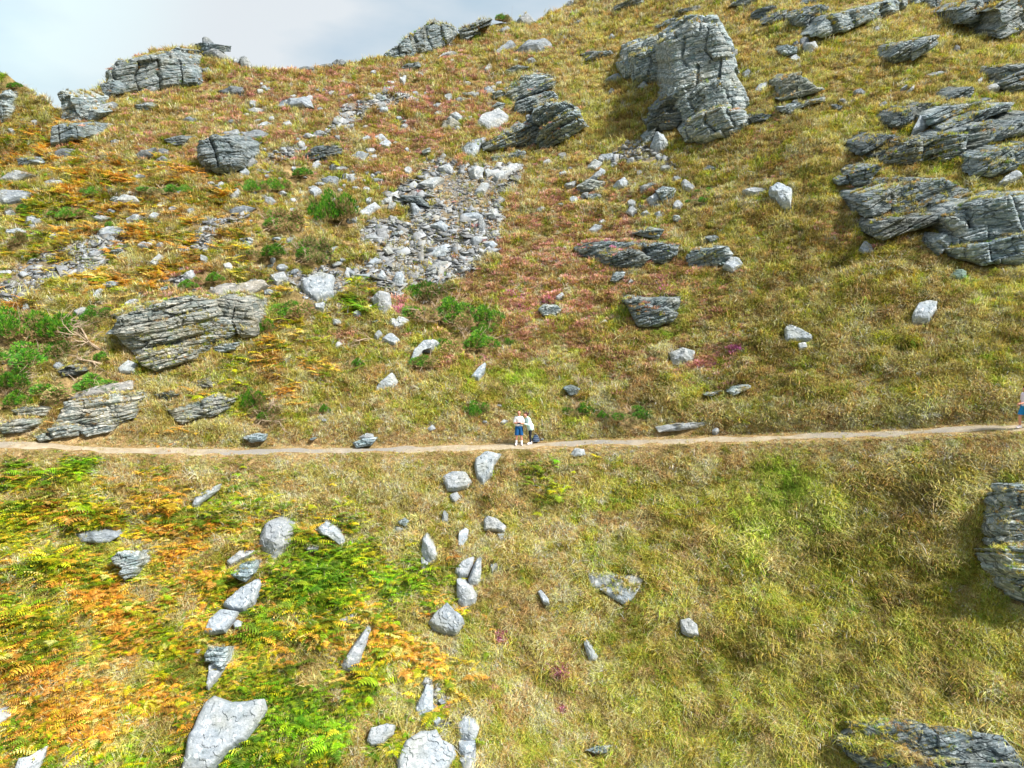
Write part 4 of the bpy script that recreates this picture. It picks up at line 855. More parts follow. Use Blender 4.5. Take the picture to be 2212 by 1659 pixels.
E;boulder;b1.1;egg shaped grey boulder right under the scree;b 330,162 370,93 412,120 402,180 360,197
E;stone;b1.15;small pointed white stone left of the egg shaped boulder;b 230,132 270,88 292,130 272,167
E;stone;b1.15;narrow white stone at the far left of the scree foot;b 25,132 40,68 67,70 60,142
E;rock_slab;s1.1;pale slab above the small pointed white stone;s 170,52 230,13 267,40 210,62
E;boulder;b1;upper rectangular block at the bottom right tip of the scree;b 550,82 600,40 690,23 707,50 650,82 570,102
E;boulder;b1.05;lower rectangular block resting at the tip of the scree above gorse;b 540,117 610,88 667,90 650,117
E;rock_slab;s1;thin slab lying level at the scree's lower left tip;s 90,127 200,118 190,137
E;rock_slab;s1.1;pale flat slab below the tall leaning boulder;s 335,432 380,393 447,410 400,452 350,467
E;boulder;s1.1;white slab stone among the pale roots;s 265,542 330,498 392,550 350,572
E;stone;s1.1;small flat stone touching the pale roots above the white slab;s 215,512 250,478 277,500 240,532
E;boulder;s1.1;long grey slab under the small gorse bush in mid slope;s 440,692 480,610 540,555 640,560 590,612 540,600 500,672
E;boulder;b1.1;pale pyramid boulder alone in grass left above the couple;b 215,877 260,800 330,743 372,800 350,842 260,872
E;rock_slab;s1.1;narrow pale slab pointing uphill above the couple;s 840,792 900,720 940,688 932,740 890,802
E;boulder;c1;low layered stone in heather in the centre of the slope;c 1280,347 1320,320 1400,323 1422,350 1380,387 1310,382
E;stone;s1.15;small pale stone in heather above the low layered stone;s 1385,267 1430,238 1447,260 1400,277
E;stone;s1.2;white stone in yellow grass left below the cave-like dark outcrop;s 1665,432 1710,413 1732,440 1690,462
E;rock_outcrop;c.65;cave-like dark outcrop with pale lips in the centre right;c 1820,292 1870,263 1912,280 1902,312 1850,332|c 1870,332 1960,310 2100,338 2162,370 2132,422 2020,452 1920,452 1890,392|c 1960,272 2100,278 2182,263 2192,300 2140,327 1980,307
E;stone;c1;pale crusty stone in heather below the striped dark crag;c 1740,162 1770,118 1832,105 1822,140 1770,172
E;stone;s1.15;small white pointed stone beside the crusty stone;s 1850,182 1870,148 1892,170
P;boulder;b1.1;blue grey square stone with a flat top in purple heather;b 1446,762 1475,748 1502,755 1501,783 1453,786
E;rock_outcrop;c.95;small crumbled rock pile in dry grass right above the couple;c 1440,852 1500,838 1542,855 1520,887 1480,897
E;stone;b1.05;upper of two pale stones in the bank above the path, left of centre;b 120,1162 160,1140 210,1145 215,1165 150,1178
E;stone;c1.2;lower of two pale stones in the bank touching the path, left of centre;c 85,1198 150,1178 222,1170 232,1182 200,1217 110,1232
E;stone;b1.15;small white stone in the grassy bank left of the couple;b 560,1112 590,1083 617,1110 580,1127
P;rock_slab;b1.15;long pale rock sill in the bank just above the path;b 1416,922 1440,917 1500,913 1560,905 1566,911 1520,922 1470,929 1424,932
F;rock_ledge;c1.05;thin pale ledge peeping from under the grassy brow above the sill;c 160,892 270,863 272,885 190,902|c 310,872 350,840 440,828 452,850 340,897
E;boulder;b1.15;pale round boulder on the downhill edge of the path, right of the couple;b 1480,1272 1510,1235 1570,1238 1582,1275 1500,1292
E;boulder;s1.2;tall pale oval boulder just below the path under the couple;s 870,1312 930,1270 1042,1263 990,1342 980,1402 920,1462 880,1422 865,1352
E;boulder;s1.2;pale squarish boulder just below the path, left of the tall oval one;s 655,1422 720,1388 810,1388 852,1450 820,1492 740,1507 690,1502
E;stone;b1.1;small round stone under the pale squarish boulder;b 705,1537 750,1518 772,1550 740,1592 710,1572
F;rock_slab;s1.2;white triangular slab on the right grass slope;s 670,472 690,433 760,473 852,520 850,542 740,552 685,552
F;stone;s1.15;small white stone just under the white triangular slab;s 755,567 810,558 822,595 770,602
F;boulder;s1.2;white oval boulder with dark streaks on the right grass slope;s 1490,392 1530,318 1610,288 1657,305 1650,352 1600,412 1500,417
F;boulder;s1.2;white rough stone right of the blocky banded outcrop;s 275,62 320,13 380,13 412,60 340,102
F;boulder;b.6;green mossy stone under the great slanting face;b 1745,122 1790,78 1850,90 1852,142 1790,152;tint=.85,1.1,.85;
F;stone;s1;small grey stone half buried in grass on the lower right slope;s 1510,762 1535,738 1557,745 1550,777
P;rocky_crag;c1.15;pale cliff with dark seams at the right edge below the path;c 2180,1062 2186,1050 2270,1046 2290,1100 2186,1098|c 2146,1145 2182,1098 2280,1100 2300,1200 2156,1192|c 2154,1188 2300,1180 2320,1320 2232,1305 2194,1268 2166,1230
I;rocky_crag;c.8;dark ledged outcrop in the bottom right corner;c 1090,1352 1300,1328 1480,1338 1642,1390 1560,1412 1300,1392 1150,1372|c 1030,1462 1120,1400 1400,1408 1702,1470 1500,1492 1380,1502 1240,1482 1150,1502|c 1040,1472 1300,1498 1400,1508 1500,1560 2260,1640 2260,1740 1250,1720 1170,1600|c 1900,1422 2080,1438 2052,1462 1930,1452
I;boulder;s1.2;pale pitted stone set in grass on the lower right slope;s 0,692 60,678 112,730 122,802 60,802 8,772
G;rock_ledge;b.95;low flat grey ledge in orange bracken, lower left;b 470,142 560,120 740,128 752,160 700,192 650,202 520,192
G;rock_outcrop;c1.15;crumbled pale rock under dry grass, lower left;c 720,302 760,268 900,258 912,332 860,402 800,437 765,402 800,372 740,342
G;boulder;b1;large grey kite shaped boulder below the path, left;b 1640,192 1700,78 1790,43 1870,88 1897,140 1850,252 1800,312 1750,337 1700,272 1650,222
G;boulder;b1.1;pale tilted slab boulder right of the kite shaped one;b 2020,112 2090,58 2160,98 2214,190 2190,222 2110,162 2040,142
G;rock_slab;s1.15;white narrow slab left of the kite shaped boulder;s 1455,322 1540,258 1660,243 1642,270 1480,347
G;rock_slab;c1.25;white rippled slab below the narrow white one;c 1495,402 1550,338 1637,313 1620,402 1580,442 1510,422
G;rock_slab;s1.1;smooth leaf shaped slab in the chain of slabs, lower left;s 1430,602 1550,488 1670,428 1687,470 1640,592 1570,642 1500,632
G;rock_slab;s1.15;pale slab tucked under the leaf shaped slab;s 1310,782 1350,680 1420,618 1532,640 1500,702 1450,772 1360,787
G;stone;s1.1;small round stone beside the tucked pale slab;s 1500,722 1530,693 1562,710 1545,747 1505,747
G;rock_slab;c1.2;pale fluted rock above the tapering slab in the chain;c 1320,932 1350,868 1400,878 1457,870 1450,952 1430,1012 1350,962 1320,962
G;rock_slab;s1.15;tapering grey slab between fluted rock and the huge slab;s 1340,972 1440,948 1447,1010 1400,1062 1340,1142 1323,1130 1345,1040
G;rock_slab;s1.15;huge smooth grey slab running off the bottom edge;s 1150,1700 1220,1440 1330,1218 1380,1178 1500,1228 1620,1218 1702,1210 1717,1280 1650,1382 1590,1472 1460,1562 1340,1700
G;boulder;s1.3;white stone in the bottom left corner;s 80,1700 130,1588 210,1578 312,1498 300,1562 250,1700
G;boulder;b1.3;white stone cut by the left edge near the bottom;b -40,1290 0,1290 42,1330 5,1392 -40,1392
G;stone;s1.1;small slanted stone left of the fluted rock;s 1230,922 1260,888 1302,883 1270,917
G;stone;s1;thin grey stone between the kite shaped and the tilted boulder;s 1940,222 1990,208 2052,210 2040,247 1980,252
H;stone;s1.05;small grey slab in green bracken, lower centre left;s -10,702 60,668 102,648 80,702 40,727
H;boulder;b1.1;long pale wedge boulder in bracken, lower centre left;b -20,1012 30,938 100,838 150,778 177,800 150,882 120,982 70,1032 0,1035
H;stone;b.85;lower dark stone of the pair in dry grass below the path;b 325,112 360,88 412,110 390,132 340,132
H;stone;c1.1;upper striped stone of the pair in dry grass below the path;c 375,62 410,43 442,60 420,92 385,77
H;stone;b.8;small dark upright stone below the small round stone;b 650,72 662,0 692,20 697,77 665,82
H;boulder;b1.1;tall pointed pale boulder with a diagonal crack;b 520,252 530,178 550,153 582,200 632,290 637,337 580,352 530,292|b 520,302 562,332 572,382 545,407 520,382
H;stone;s1.15;pale leaf shaped stone right above the tall pointed boulder;s 755,192 770,118 810,93 827,110 820,182 790,227 760,227
H;boulder;s1.15;pale grey slab stone with dark hollow beside it, centre below the path;s 925,52 945,28 1010,48 1072,95 1060,137 1010,122 930,117|s 1010,142 1060,138 1062,172 1030,187
H;boulder;s1.15;pale flat stone at the top left of the lower cluster;s 740,372 790,318 862,288 852,332 820,412 770,422 745,397
H;boulder;b1.15;tall pale stone at the right of the lower cluster;b 825,442 850,368 880,318 907,308 907,432 890,482 840,472
H;boulder;b1.2;smooth white pear shaped boulder at the bottom of the cluster;b 750,442 790,438 850,488 882,530 872,602 800,627 760,592 750,522
H;boulder;s1.05;grey fan shaped slab with pale patches below the pear shaped boulder;s 570,707 620,640 690,583 732,640 790,680 802,720 750,792 680,782 600,742
H;stone;s1.1;small stone beside a green tuft right of the cluster;s 965,342 1010,333 1017,350 980,392
H;stone;s1.1;thin small slab in dry grass left of the bench shaped rock;s 1270,512 1290,498 1342,560 1347,597 1310,587
H;stone;b1.1;narrow pointed grey stone in dry grass, lower right of centre;b 1568,852 1590,833 1662,930 1652,957 1600,962
H;bench_rock;b1.1;bench shaped pale rock with an overhanging lip, lower right of centre;b 1600,402 1700,398 1800,418 1900,403 1947,440 1930,482 1800,502 1700,492 1610,482|b 1670,498 1800,490 1932,482 1880,572 1820,597 1760,562
H;boulder;b1.15;pale jagged rock above the bottom centre, purple heather beside it;b 465,1302 510,1200 550,1118 590,1148 602,1290 540,1332 480,1332|b 520,1112 545,1063 582,1060 592,1102 550,1132
H;rock_slab;s1.1;grey flat slab at the bottom left of centre;s 170,1472 200,1388 300,1358 357,1370 340,1432 280,1492 200,1507
H;rock_slab;s1.15;huge pale speckled slab at the bottom edge, centre;s 365,1602 420,1478 520,1408 620,1398 652,1470 730,1498 742,1560 700,1650 680,1720 380,1720
H;boulder;b1.15;pale triangular capped rock column at the bottom, right of the speckled slab;b 750,1372 800,1333 850,1343 897,1390 880,1442 870,1482 830,1512 770,1462|b 760,1492 870,1488 872,1562 800,1592 770,1552|b 770,1602 870,1530 872,1650 850,1720 790,1660
H;stone;s1.05;small grey stone between the jagged rock and the speckled slab;s 590,1347 620,1313 662,1330 620,1372
H;stone;s1;dark blue stone behind the purple heather tuft;s 630,1217 650,1198 692,1230 650,1242
H;stone;c1.2;low white crumbly stone near the bottom, right of centre;c 1590,1532 1650,1508 1742,1500 1720,1547 1640,1552
"""
KM = {'m': 'massive', 'c': 'crag', 'b': 'block', 's': 'slab'}
CATS = {'rocky_crag': 'crag', 'rock_outcrop': 'outcrop', 'rock_slab': 'slab', 'boulder': 'boulder', 'stone': 'stone', 'skyline_stone': 'stone', 'rock_ledge': 'ledge',
        'rock_tower': 'rock tower', 'rock_buttress': 'buttress', 'rock_stack': 'rock stack', 'rock_spire': 'spire', 'rock_pinnacle': 'pinnacle', 'bench_rock': 'boulder'}
for line in ROCKS.strip().splitlines():
    f = line.split(';')
    reg, name, kt, label = f[:4]; tint = None
    body = f[4]
    if len(f) > 5 and f[5].startswith('tint='): tint = tuple(float(v) for v in f[5][5:].split(','))
    polys = []
    for part in body.split('|'):
        k, pts = part.strip().split(' ', 1)
        polys.append((KM[k], outline(reg, pts)))
    add_rock(name, polys, KM[kt[0]], label, CATS[name], tone=float(kt[1:] or 1), tint=tint)

# small loose stones lying in the turf, told apart only by where they lie
rs = np.random.default_rng(55)
LOOSE = [("small pale stone strewn in the brown heather of the upper left slope", "small stones in the upper left heather", (450, 180, 900, 420), 84, 5, 13),
         ("small grey stone scattered on the heather between ridge crag and layered beds", "small stones under the ridge crag", (880, 120, 1180, 330), 26, 5, 14),
         ("small pale stone among bracken and gorse on the lower left slope", "small stones in the left bracken", (20, 400, 640, 640), 70, 6, 15),
         ("small pale stone lying round the foot and edges of the central scree", "small stones around the scree", (700, 350, 900, 700), 34, 6, 16),
         ("small white stone scattered in grass around the mossy hump", "small stones around the mossy hump", (1180, 330, 1500, 480), 30, 5, 14),
         ("small dark stone half buried in grass near the top right crags", "small stones by the top right crags", (1620, 20, 2190, 260), 22, 6, 15),
         ("tiny pale stone lying in dry grass along the path bank", "small stones on the path bank", (500, 860, 1600, 950), 10, 4, 9)]
for lab, grp, (x0, y0, x1, y1), cnt, s0, s1 in LOOSE:
    for i in range(cnt):
        cx_, cy_ = rs.uniform(x0, x1), rs.uniform(y0, y1)
        if np.isnan(hit([cx_], [cy_ - 6])[0, 0]): continue
        W_ = s0 + (s1 - s0) * rs.uniform() ** 1.6; H_ = W_ * rs.uniform(.35, .8); k_ = rs.integers(4, 8); a0 = rs.uniform(0, 6.28); sk = rs.uniform(-.5, .1)
        an = a0 + np.sort(np.arange(k_) / k_ * 6.283 + rs.uniform(-.3, .3, k_)); r_ = rs.uniform(.75, 1.15, k_)
        ox = np.cos(an) * r_ * W_; oy = np.sin(an) * r_ * H_ + sk * np.cos(an) * r_ * W_ * .5
        add_rock('stone', [(['slab', 'block', 'crag'][int(rs.choice(3, p=[.45, .4, .15]))], np.stack([cx_ + ox, cy_ + oy], 1))], 'slab', lab, 'stone', group=grp, tone=rs.uniform(.7, 1.2) * (.6 if 'dark' in lab else 1))
BUSHC = []
# ------------------------------------------------------------------ gorse bushes
def leaf_mat(name, trans=.15):
    t = NT(name); a2 = t.n('ShaderNodeAttribute'); a2.attribute_name = 'col'; oi = t.n('ShaderNodeObjectInfo')
    c = t.mix(1.0, a2.outputs['Color'], oi.outputs['Color'], 'MULTIPLY')
    b = t.n('ShaderNodeBsdfPrincipled'); t.l(c, b.inputs['Base Color']); b.inputs['Roughness'].default_value = .6; b.inputs['Specular IOR Level'].default_value = .25
    tr = t.n('ShaderNodeBsdfTranslucent'); t.l(c, tr.inputs[0])
    m = t.n('ShaderNodeMixShader'); m.inputs[0].default_value = trans; t.l(b.outputs[0], m.inputs[1]); t.l(tr.outputs[0], m.inputs[2])
    return t.done(m.outputs[0])
M_GORSE = leaf_mat("gorse_needles"); M_WOOD = simple_mat("dead_wood", s2l(170, 150, 128), .85, .3, 12)
def tube(V, Fc, p0, p1, r0, r1, k=5):
    p0, p1 = Vector(p0), Vector(p1); d = (p1 - p0).normalized(); s = d.orthogonal().normalized(); t_ = d.cross(s); b = len(V)
    for p, r in ((p0, r0), (p1, r1)):
        for i in range(k): a = 2 * math.pi * i / k; V.append(tuple(p + (s * math.cos(a) + t_ * math.sin(a)) * r))
    for i in range(k): j = (i + 1) % k; Fc.append((b + i, b + j, b + k + j, b + k + i))
def branches(rr, V, Fc, p, d, L, r, depth, droop=.1, wig=.35):
    n = 4
    for i in range(n):
        d = (d + Vector((rr.gauss(0, wig), rr.gauss(0, wig), rr.gauss(0, wig) - droop)) * .5).normalized()
        q = p + d * L / n; r2 = r * .82; tube(V, Fc, p, q, r, r2); p, r = q, r2
        if depth > 0 and rr.random() < .75:
            d2 = (d + Vector((rr.gauss(0, .7), rr.gauss(0, .7), rr.gauss(0, .5)))).normalized()
            branches(rr, V, Fc, p, d2, L * rr.uniform(.45, .75), r * .7, depth - 1, droop, wig)
def gorse_proto(seed, woody=.25):
    r = random.Random(seed); mounds = []
    for i in range(r.randint(9, 12)):
        a = r.uniform(0, 6.28); q = r.uniform(.05, .85); mounds.append((q * math.cos(a), q * .8 * math.sin(a), r.uniform(.18, .40), r.uniform(.20, .52) * (1 - .4 * q)))
    V = []; Fc = []; S = []
    for (mx_, my_, R_, Hh_) in mounds:
        brown = r.random() < woody
        for i in range(430):
            a = r.uniform(0, 6.283); cz = r.uniform(-.15, 1) ; sz = math.sqrt(max(0, 1 - cz * cz)); k_ = r.uniform(.72, 1.05) + .12 * math.sin(a * 3 + seed) * sz
            nrm = Vector((sz * math.cos(a), sz * math.sin(a), cz)); c_ = Vector((mx_ + nrm.x * R_ * k_, my_ + nrm.y * R_ * k_, max(0, nrm.z * Hh_ * k_) + .05))
            inner = k_ < .78 or cz < .08 or brown and r.random() < .75
            g = r.uniform(.65, 1.3)
            base = (s2l(172, 148, 110) if r.random() < .6 else s2l(124, 112, 66)) if inner else (s2l(60, 118, 28) if r.random() < .65 else s2l(108, 156, 36))
            for q in range(3):
                dd_ = (nrm + Vector((r.gauss(0, .5), r.gauss(0, .5), r.gauss(.15, .45)))).normalized(); s_ = dd_.orthogonal().normalized() * r.uniform(.007, .013); L_ = r.uniform(.05, .10); b0 = len(V)
                V += [tuple(c_ - s_), tuple(c_ + s_), tuple(c_ + dd_ * L_)]; Fc.append((b0, b0 + 1, b0 + 2)); S += [tuple(x * g * .75 for x in base)] * 2 + [tuple(x * g * 1.1 for x in base)]
    me = bpy.data.meshes.new("foliage"); me.from_pydata(V, [], Fc); me.update(); me.materials.append(M_GORSE)
    at = me.attributes.new('col', 'FLOAT_COLOR', 'POINT'); at.data.foreach_set('color', np.array([(s[0], s[1], s[2], 1) for s in S], np.float32).ravel())
    V2 = []; F2 = []
    for i in range(7):
        a = r.uniform(0, 6.28); branches(r, V2, F2, Vector((0, 0, 0)), Vector((math.cos(a), math.sin(a), .5)).normalized(), .75, .022, 1)
    m2 = bpy.data.meshes.new("branches"); m2.from_pydata(V2, [], F2); m2.update(); m2.materials.append(M_WOOD)
    return me, m2
GP = [gorse_proto(1), gorse_proto(2, .12), gorse_proto(3, .5), gorse_proto(4, .8)]
# x, y(bottom), width, height in the photograph, prototype, label
GORSE = """
26,712,120,72,0;large green gorse bush at the far left edge beside the next one
116,726,124,70,1;broad green gorse bush right of the one at the far left edge
60,772,120,50,0;green gorse bush below the two large ones at the left
140,758,70,40,2;brownish gorse bush right of the low green one on the left
24,832,100,52,1;bright gorse bush at the left edge above the layered rocks
20,872,80,40,1;low gorse bush at the left edge beside the streaked outcrop
172,838,120,30,1;long bright green cushion of gorse on top of the white streaked outcrop
118,866,60,34,3;brown woody gorse with bare stems left of the pale slab
212,778,50,24,1;small green gorse under the dead pale branches
206,684,70,34,0;gorse bush above the dead pale branches
190,710,60,34,3;woody bare gorse behind the dead pale branches
452,608,56,26,1;bright green gorse beside the pale round boulder above the striped crag
392,622,60,22,1;low gorse on the slope above the striped crag
566,716,50,50,0;round gorse against the right side of the split crag
550,872,54,54,0;tall green gorse above the grassy bank by the path
575,905,66,40,3;withered brown gorse with bare stems under the tall green one
694,890,36,22,1;small round dark green gorse right above the path
640,676,90,44,2;gorse with bare arching stems right of the split crag
724,474,92,90,0;big round green gorse left of the central scree
545,412,60,32,0;left one of the gorse pair right of the cubic boulder
592,410,56,34,0;right one of the gorse pair right of the cubic boulder
642,382,66,24,1;low gorse near the dark shaggy outcrop
356,416,70,22,1;flat gorse in the middle of the upper left slope
402,416,40,20,0;small gorse right of the flat one in the upper left slope
202,420,40,20,0;small gorse in orange bracken, upper left
232,492,34,16,1;tiny green gorse above the left scree
40,456,40,18,1;small gorse near the left edge in the bracken
150,468,66,26,0;gorse between white slab and left edge
40,528,44,34,3;round brown woody gorse near the left edge
606,492,100,50,3;wide woody gorse with few green tips left of the scree
672,560,90,62,3;tangled brown gorse left of the lower scree
582,556,84,36,1;bright green gorse left of the tangled brown one
932,642,96,56,2;upper brownish gorse at the foot of the scree
950,680,110,52,1;middle green gorse below the scree foot
1026,694,92,48,1;green gorse right of the middle one below the scree foot
1046,716,50,30,0;small gorse linking the two lower green ones, centre
1012,748,104,46,1;lowest rounded gorse of the centre group
1090,746,36,20,1;small separate gorse right of the centre group
920,786,62,32,2;small gorse growing over the long grey slab
764,790,44,20,1;little dark gorse left of the long grey slab
1026,890,50,38,0;round gorse in the dry grass above left of the couple
1251,890,50,28,1;left gorse of two low cushions right above the couple
1369,900,72,30,1;wide low gorse cushion left above the pale sill
1294,902,36,20,1;tiny gorse between the two low cushions right of the couple
1524,416,32,14,1;upper one of two bright green cushions in mid right slope
1508,440,36,16,1;lower one of two bright green cushions in mid right slope
1087,50,34,26,2;dark bush standing on the skyline of the ridge
24,192,50,14,1;bright green gorse on the far left hill
"""
for i, ln in enumerate(GORSE.strip().splitlines()):
    a_, lab = ln.split(';'); x_, y_, w_, h_, k_ = [float(v) for v in a_.split(',')]
    p = hit1(x_, y_ - 2); mpp = p[1] / F; me, m2 = GP[int(k_)]
    root = empty("gorse_bush", (p[0], p[1], p[2] + .02)); tag(root, lab, "bush", "gorse bushes on the hillside")
    rr = random.Random(i); hx, hy = grad(p[0], p[1], 1)
    root.rotation_euler = (math.atan(max(0, min(1, hy))) * .45, 0, rr.uniform(-.5, .5))
    s = w_ * mpp / 1.45
    BUSHC.append((p[0], p[1], s * .68, s * .55))
    root.scale = (s, s * .9, max(.62 * s, h_ * mpp / .72))
    for nm, mesh in (("foliage", me), ("branches", m2)):
        o = bpy.data.objects.new(nm, mesh); COL.objects.link(o); o.parent = root
        if nm == "foliage": q = rr.uniform(.85, 1.25); o.color = (q * rr.uniform(.9, 1.1), q, q * .9, 1)
# bleached dead branches
for i, (x_, y_, L_, lab, dr) in enumerate([(215, 752, 1.9, "pale dead branching stem leaning left of the striped crag", (-.75, -.2, .65)), (236, 790, 1.7, "long bleached dead stem lying below the leaning one", (-.9, -.1, .25)),
        (812, 732, 1.3, "pale root tangle beside the white slab stones under the scree", (-.6, -.3, .2)), (920, 700, 1.3, "bleached dead stems inside the centre gorse group", (-.2, -.4, .5)),
        (1000, 712, 1.0, "short bleached stem between centre gorse bushes", (-.5, -.2, .5)), (570, 900, 1.3, "bare grey stems hanging from the withered gorse by the path", (.4, -.3, .5)),
        (1248, 838, .9, "dead pale twigs above the crumbled rock pile", (-.1, -.3, .8)), (520, 325, 1.0, "white dead twig tuft on the upper left slope", (-.2, -.2, .9))]):
    p = hit1(x_, y_); rr = random.Random(40 + i); V = []; Fc = []
    for q in range(3 if i in (0, 2, 3) else 2):
        d = (Vector(dr) + Vector((rr.gauss(0, .3), rr.gauss(0, .2), rr.gauss(0, .2)))).normalized()
        branches(rr, V, Fc, Vector((0, 0, -.05)), d, L_ * (p[1] / 40) ** .5, .045 * L_, 3, .06, .4)
    o = new_mesh_obj("dead_branch", V, Fc, M_WOOD); o.location = tuple(p); tag(o, lab, "dead branch", "bleached dead branches")

# ------------------------------------------------------------------ loose scree
rng = np.random.default_rng(7)
def build_bvh(lst):
    V = []; Fc = []; off = 0
    for v, f in lst:
        V.append(np.asarray(v)); Fc += [tuple(int(i) + off for i in q) for q in f]; off += len(v)
    V = np.concatenate(V)
    return BVHTree.FromPolygons([tuple(p) for p in V], Fc)
ROCK_BVH = build_bvh(ROCK_TRIS)
UP = Vector((0, 0, 1))
def covered(p):
    h = ROCK_BVH.ray_cast(Vector((p[0], p[1], p[2] - .03)), UP, 9.0)
    return h[0] is not None and (h[1].z > 0.0 or h[3] < .35)
def poly_mask(poly, px, py):
    inside = np.zeros(len(px), bool); n = len(poly); j = n - 1
    for i in range(n):
        xi, yi = poly[i]; xj, yj = poly[j]
        c = ((yi > py) != (yj > py)) & (px < (xj - xi) * (py - yi) / (yj - yi + 1e-9) + xi)
        inside ^= c; j = i
    return inside
SCREE = [  # label, region, outline, count, size (m, min..max), pale soil patch strength
 ("grey slate scree spilling down the middle of the slope", 'B', "560,1010 720,1030 850,1050 960,1070 1180,1060 1170,1180 1040,1240 1040,1330 1070,1400 1010,1500 1020,1600 900,1680 880,1760 760,1800 640,1850 520,1950 420,1850 400,1960 330,1900 220,1800 60,1800 110,1700 260,1650 130,1560 120,1490 200,1400 340,1400 420,1470 440,1400 380,1290 250,1290 340,1220 480,1160 560,1080", 7000, .10, .62),
 ("thin spread of pale scree low on the left slope", 'A', "560,1530 700,1500 850,1520 820,1600 640,1640 700,1700 560,1760 420,1780 260,1850 120,1960 0,1960 -40,1850 60,1760 160,1690 250,1630 400,1600", 1900, .10, .50),
 ("upper tongue of grey scree below the ridge", 'B', "160,640 240,600 330,600 460,620 470,650 330,680 200,690 160,740 60,820 -60,850 -120,880 -170,890 -60,820 10,740 -20,700 60,660", 900, .14, .6),
 ("narrow pale scree tongue right of the big cubic boulder", 'A', "1660,1050 1740,990 1850,940 1930,945 1900,990 1800,1030 1740,1100 1670,1105", 420, .12, .5),
 ("small stone rubble band under the rock tower", 'B', "1640,1010 1720,970 1790,960 1850,900 1930,900 2000,940 2080,1000 2180,1080 2170,1110 2080,1080 1960,1040 1850,1030 1780,1050 1700,1040", 420, .12, .5),
 ("pale crumbled scree at the left of the scree foot", 'D', "1720,140 1830,100 1950,130 2100,60 2212,60 2260,180 2160,280 2080,330 2000,300 1930,230 1840,180 1760,190", 620, .08, .40),
 ("pale rubble strip crossing the bracken on the left", 'A', "1260,1440 1380,1400 1560,1400 1540,1440 1400,1480 1340,1530 1400,1600 1300,1620 1240,1600 1270,1500", 330, .10, .45),
 ("grey rubble patch among bracken above the striped crag", 'D', "780,320 860,270 980,200 1060,150 1180,140 1160,190 1040,200 960,260 880,300 820,340", 300, .10, .4),
 ("broken stones on the shoulder above the central scree", 'B', "1150,500 1300,470 1390,490 1380,530 1400,560 1330,580 1200,560", 110, .12, .5),
 ("small dark stones beside the jagged rock at the bottom", 'H', "590,1070 680,1080 720,1180 730,1300 760,1400 700,1450 600,1390 610,1300 600,1180", 240, .05, .25),
]
def shard_batch(P, S, rg):
    """angular slate chips: tapered, skewed boxes"""
    n = len(P)
    base = np.array([[-1, -1, -1], [1, -1, -1], [1, 1, -1], [-1, 1, -1], [-1, -1, 1], [1, -1, 1], [1, 1, 1], [-1, 1, 1]], float) * .5
    v = base[None] * (1 + rg.uniform(-.30, .30, (n, 8, 3)))
    dim = np.stack([S * rg.uniform(1.1, 2.6, n), S * rg.uniform(.6, 1.5, n), S * rg.uniform(.08, .30, n)], 1)
    v = v * dim[:, None]
    yaw = rg.normal(.35, .7, n); tx = rg.normal(.55, .32, n); ty = rg.normal(0, .30, n)
    c, s = np.cos(ty), np.sin(ty); x = v[..., 0] * c[:, None] + v[..., 2] * s[:, None]; z = -v[..., 0] * s[:, None] + v[..., 2] * c[:, None]; v = np.stack([x, v[..., 1], z], 2)
    c, s = np.cos(yaw), np.sin(yaw); x = v[..., 0] * c[:, None] - v[..., 1] * s[:, None]; y = v[..., 0] * s[:, None] + v[..., 1] * c[:, None]; v = np.stack([x, y, v[..., 2]], 2)
    c, s = np.cos(tx), np.sin(tx); y = v[..., 1] * c[:, None] - v[..., 2] * s[:, None]; z = v[..., 1] * s[:, None] + v[..., 2] * c[:, None]; v = np.stack([v[..., 0], y, z], 2)
    v = v + P[:, None]
    f = np.array([[0, 3, 2, 1], [4, 5, 6, 7], [0, 1, 5, 4], [1, 2, 6, 5], [2, 3, 7, 6], [3, 0, 4, 7]])
    F_ = (f[None] + (np.arange(n) * 8)[:, None, None]).reshape(-1, 4)
    return v.reshape(-1, 3), F_
def scree_mat():
    t = NT("slate_scree"); g = t.n('ShaderNodeNewGeometry'); P = g.outputs['Position']
    at = t.n('ShaderNodeAttribute'); at.attribute_name = 'col'
    c = t.mix(t.ramp(t.noise(P, 9, 5, .65), [(0.35, 0.0), (0.7, 0.7)]), at.outputs['Color'], (0.36, 0.375, 0.39))
    c = t.mix(t.ramp(t.noise(P, 1.2, 3), [(0.5, 0.0), (0.7, 0.35)]), c, (0.35, 0.29, 0.18))
    return t.done(t.bsdf(c, .85, t.noise(P, 25, 4, .7), .5, .02, .3))
M_SCREE = scree_mat()
SCREE_POLYS = []
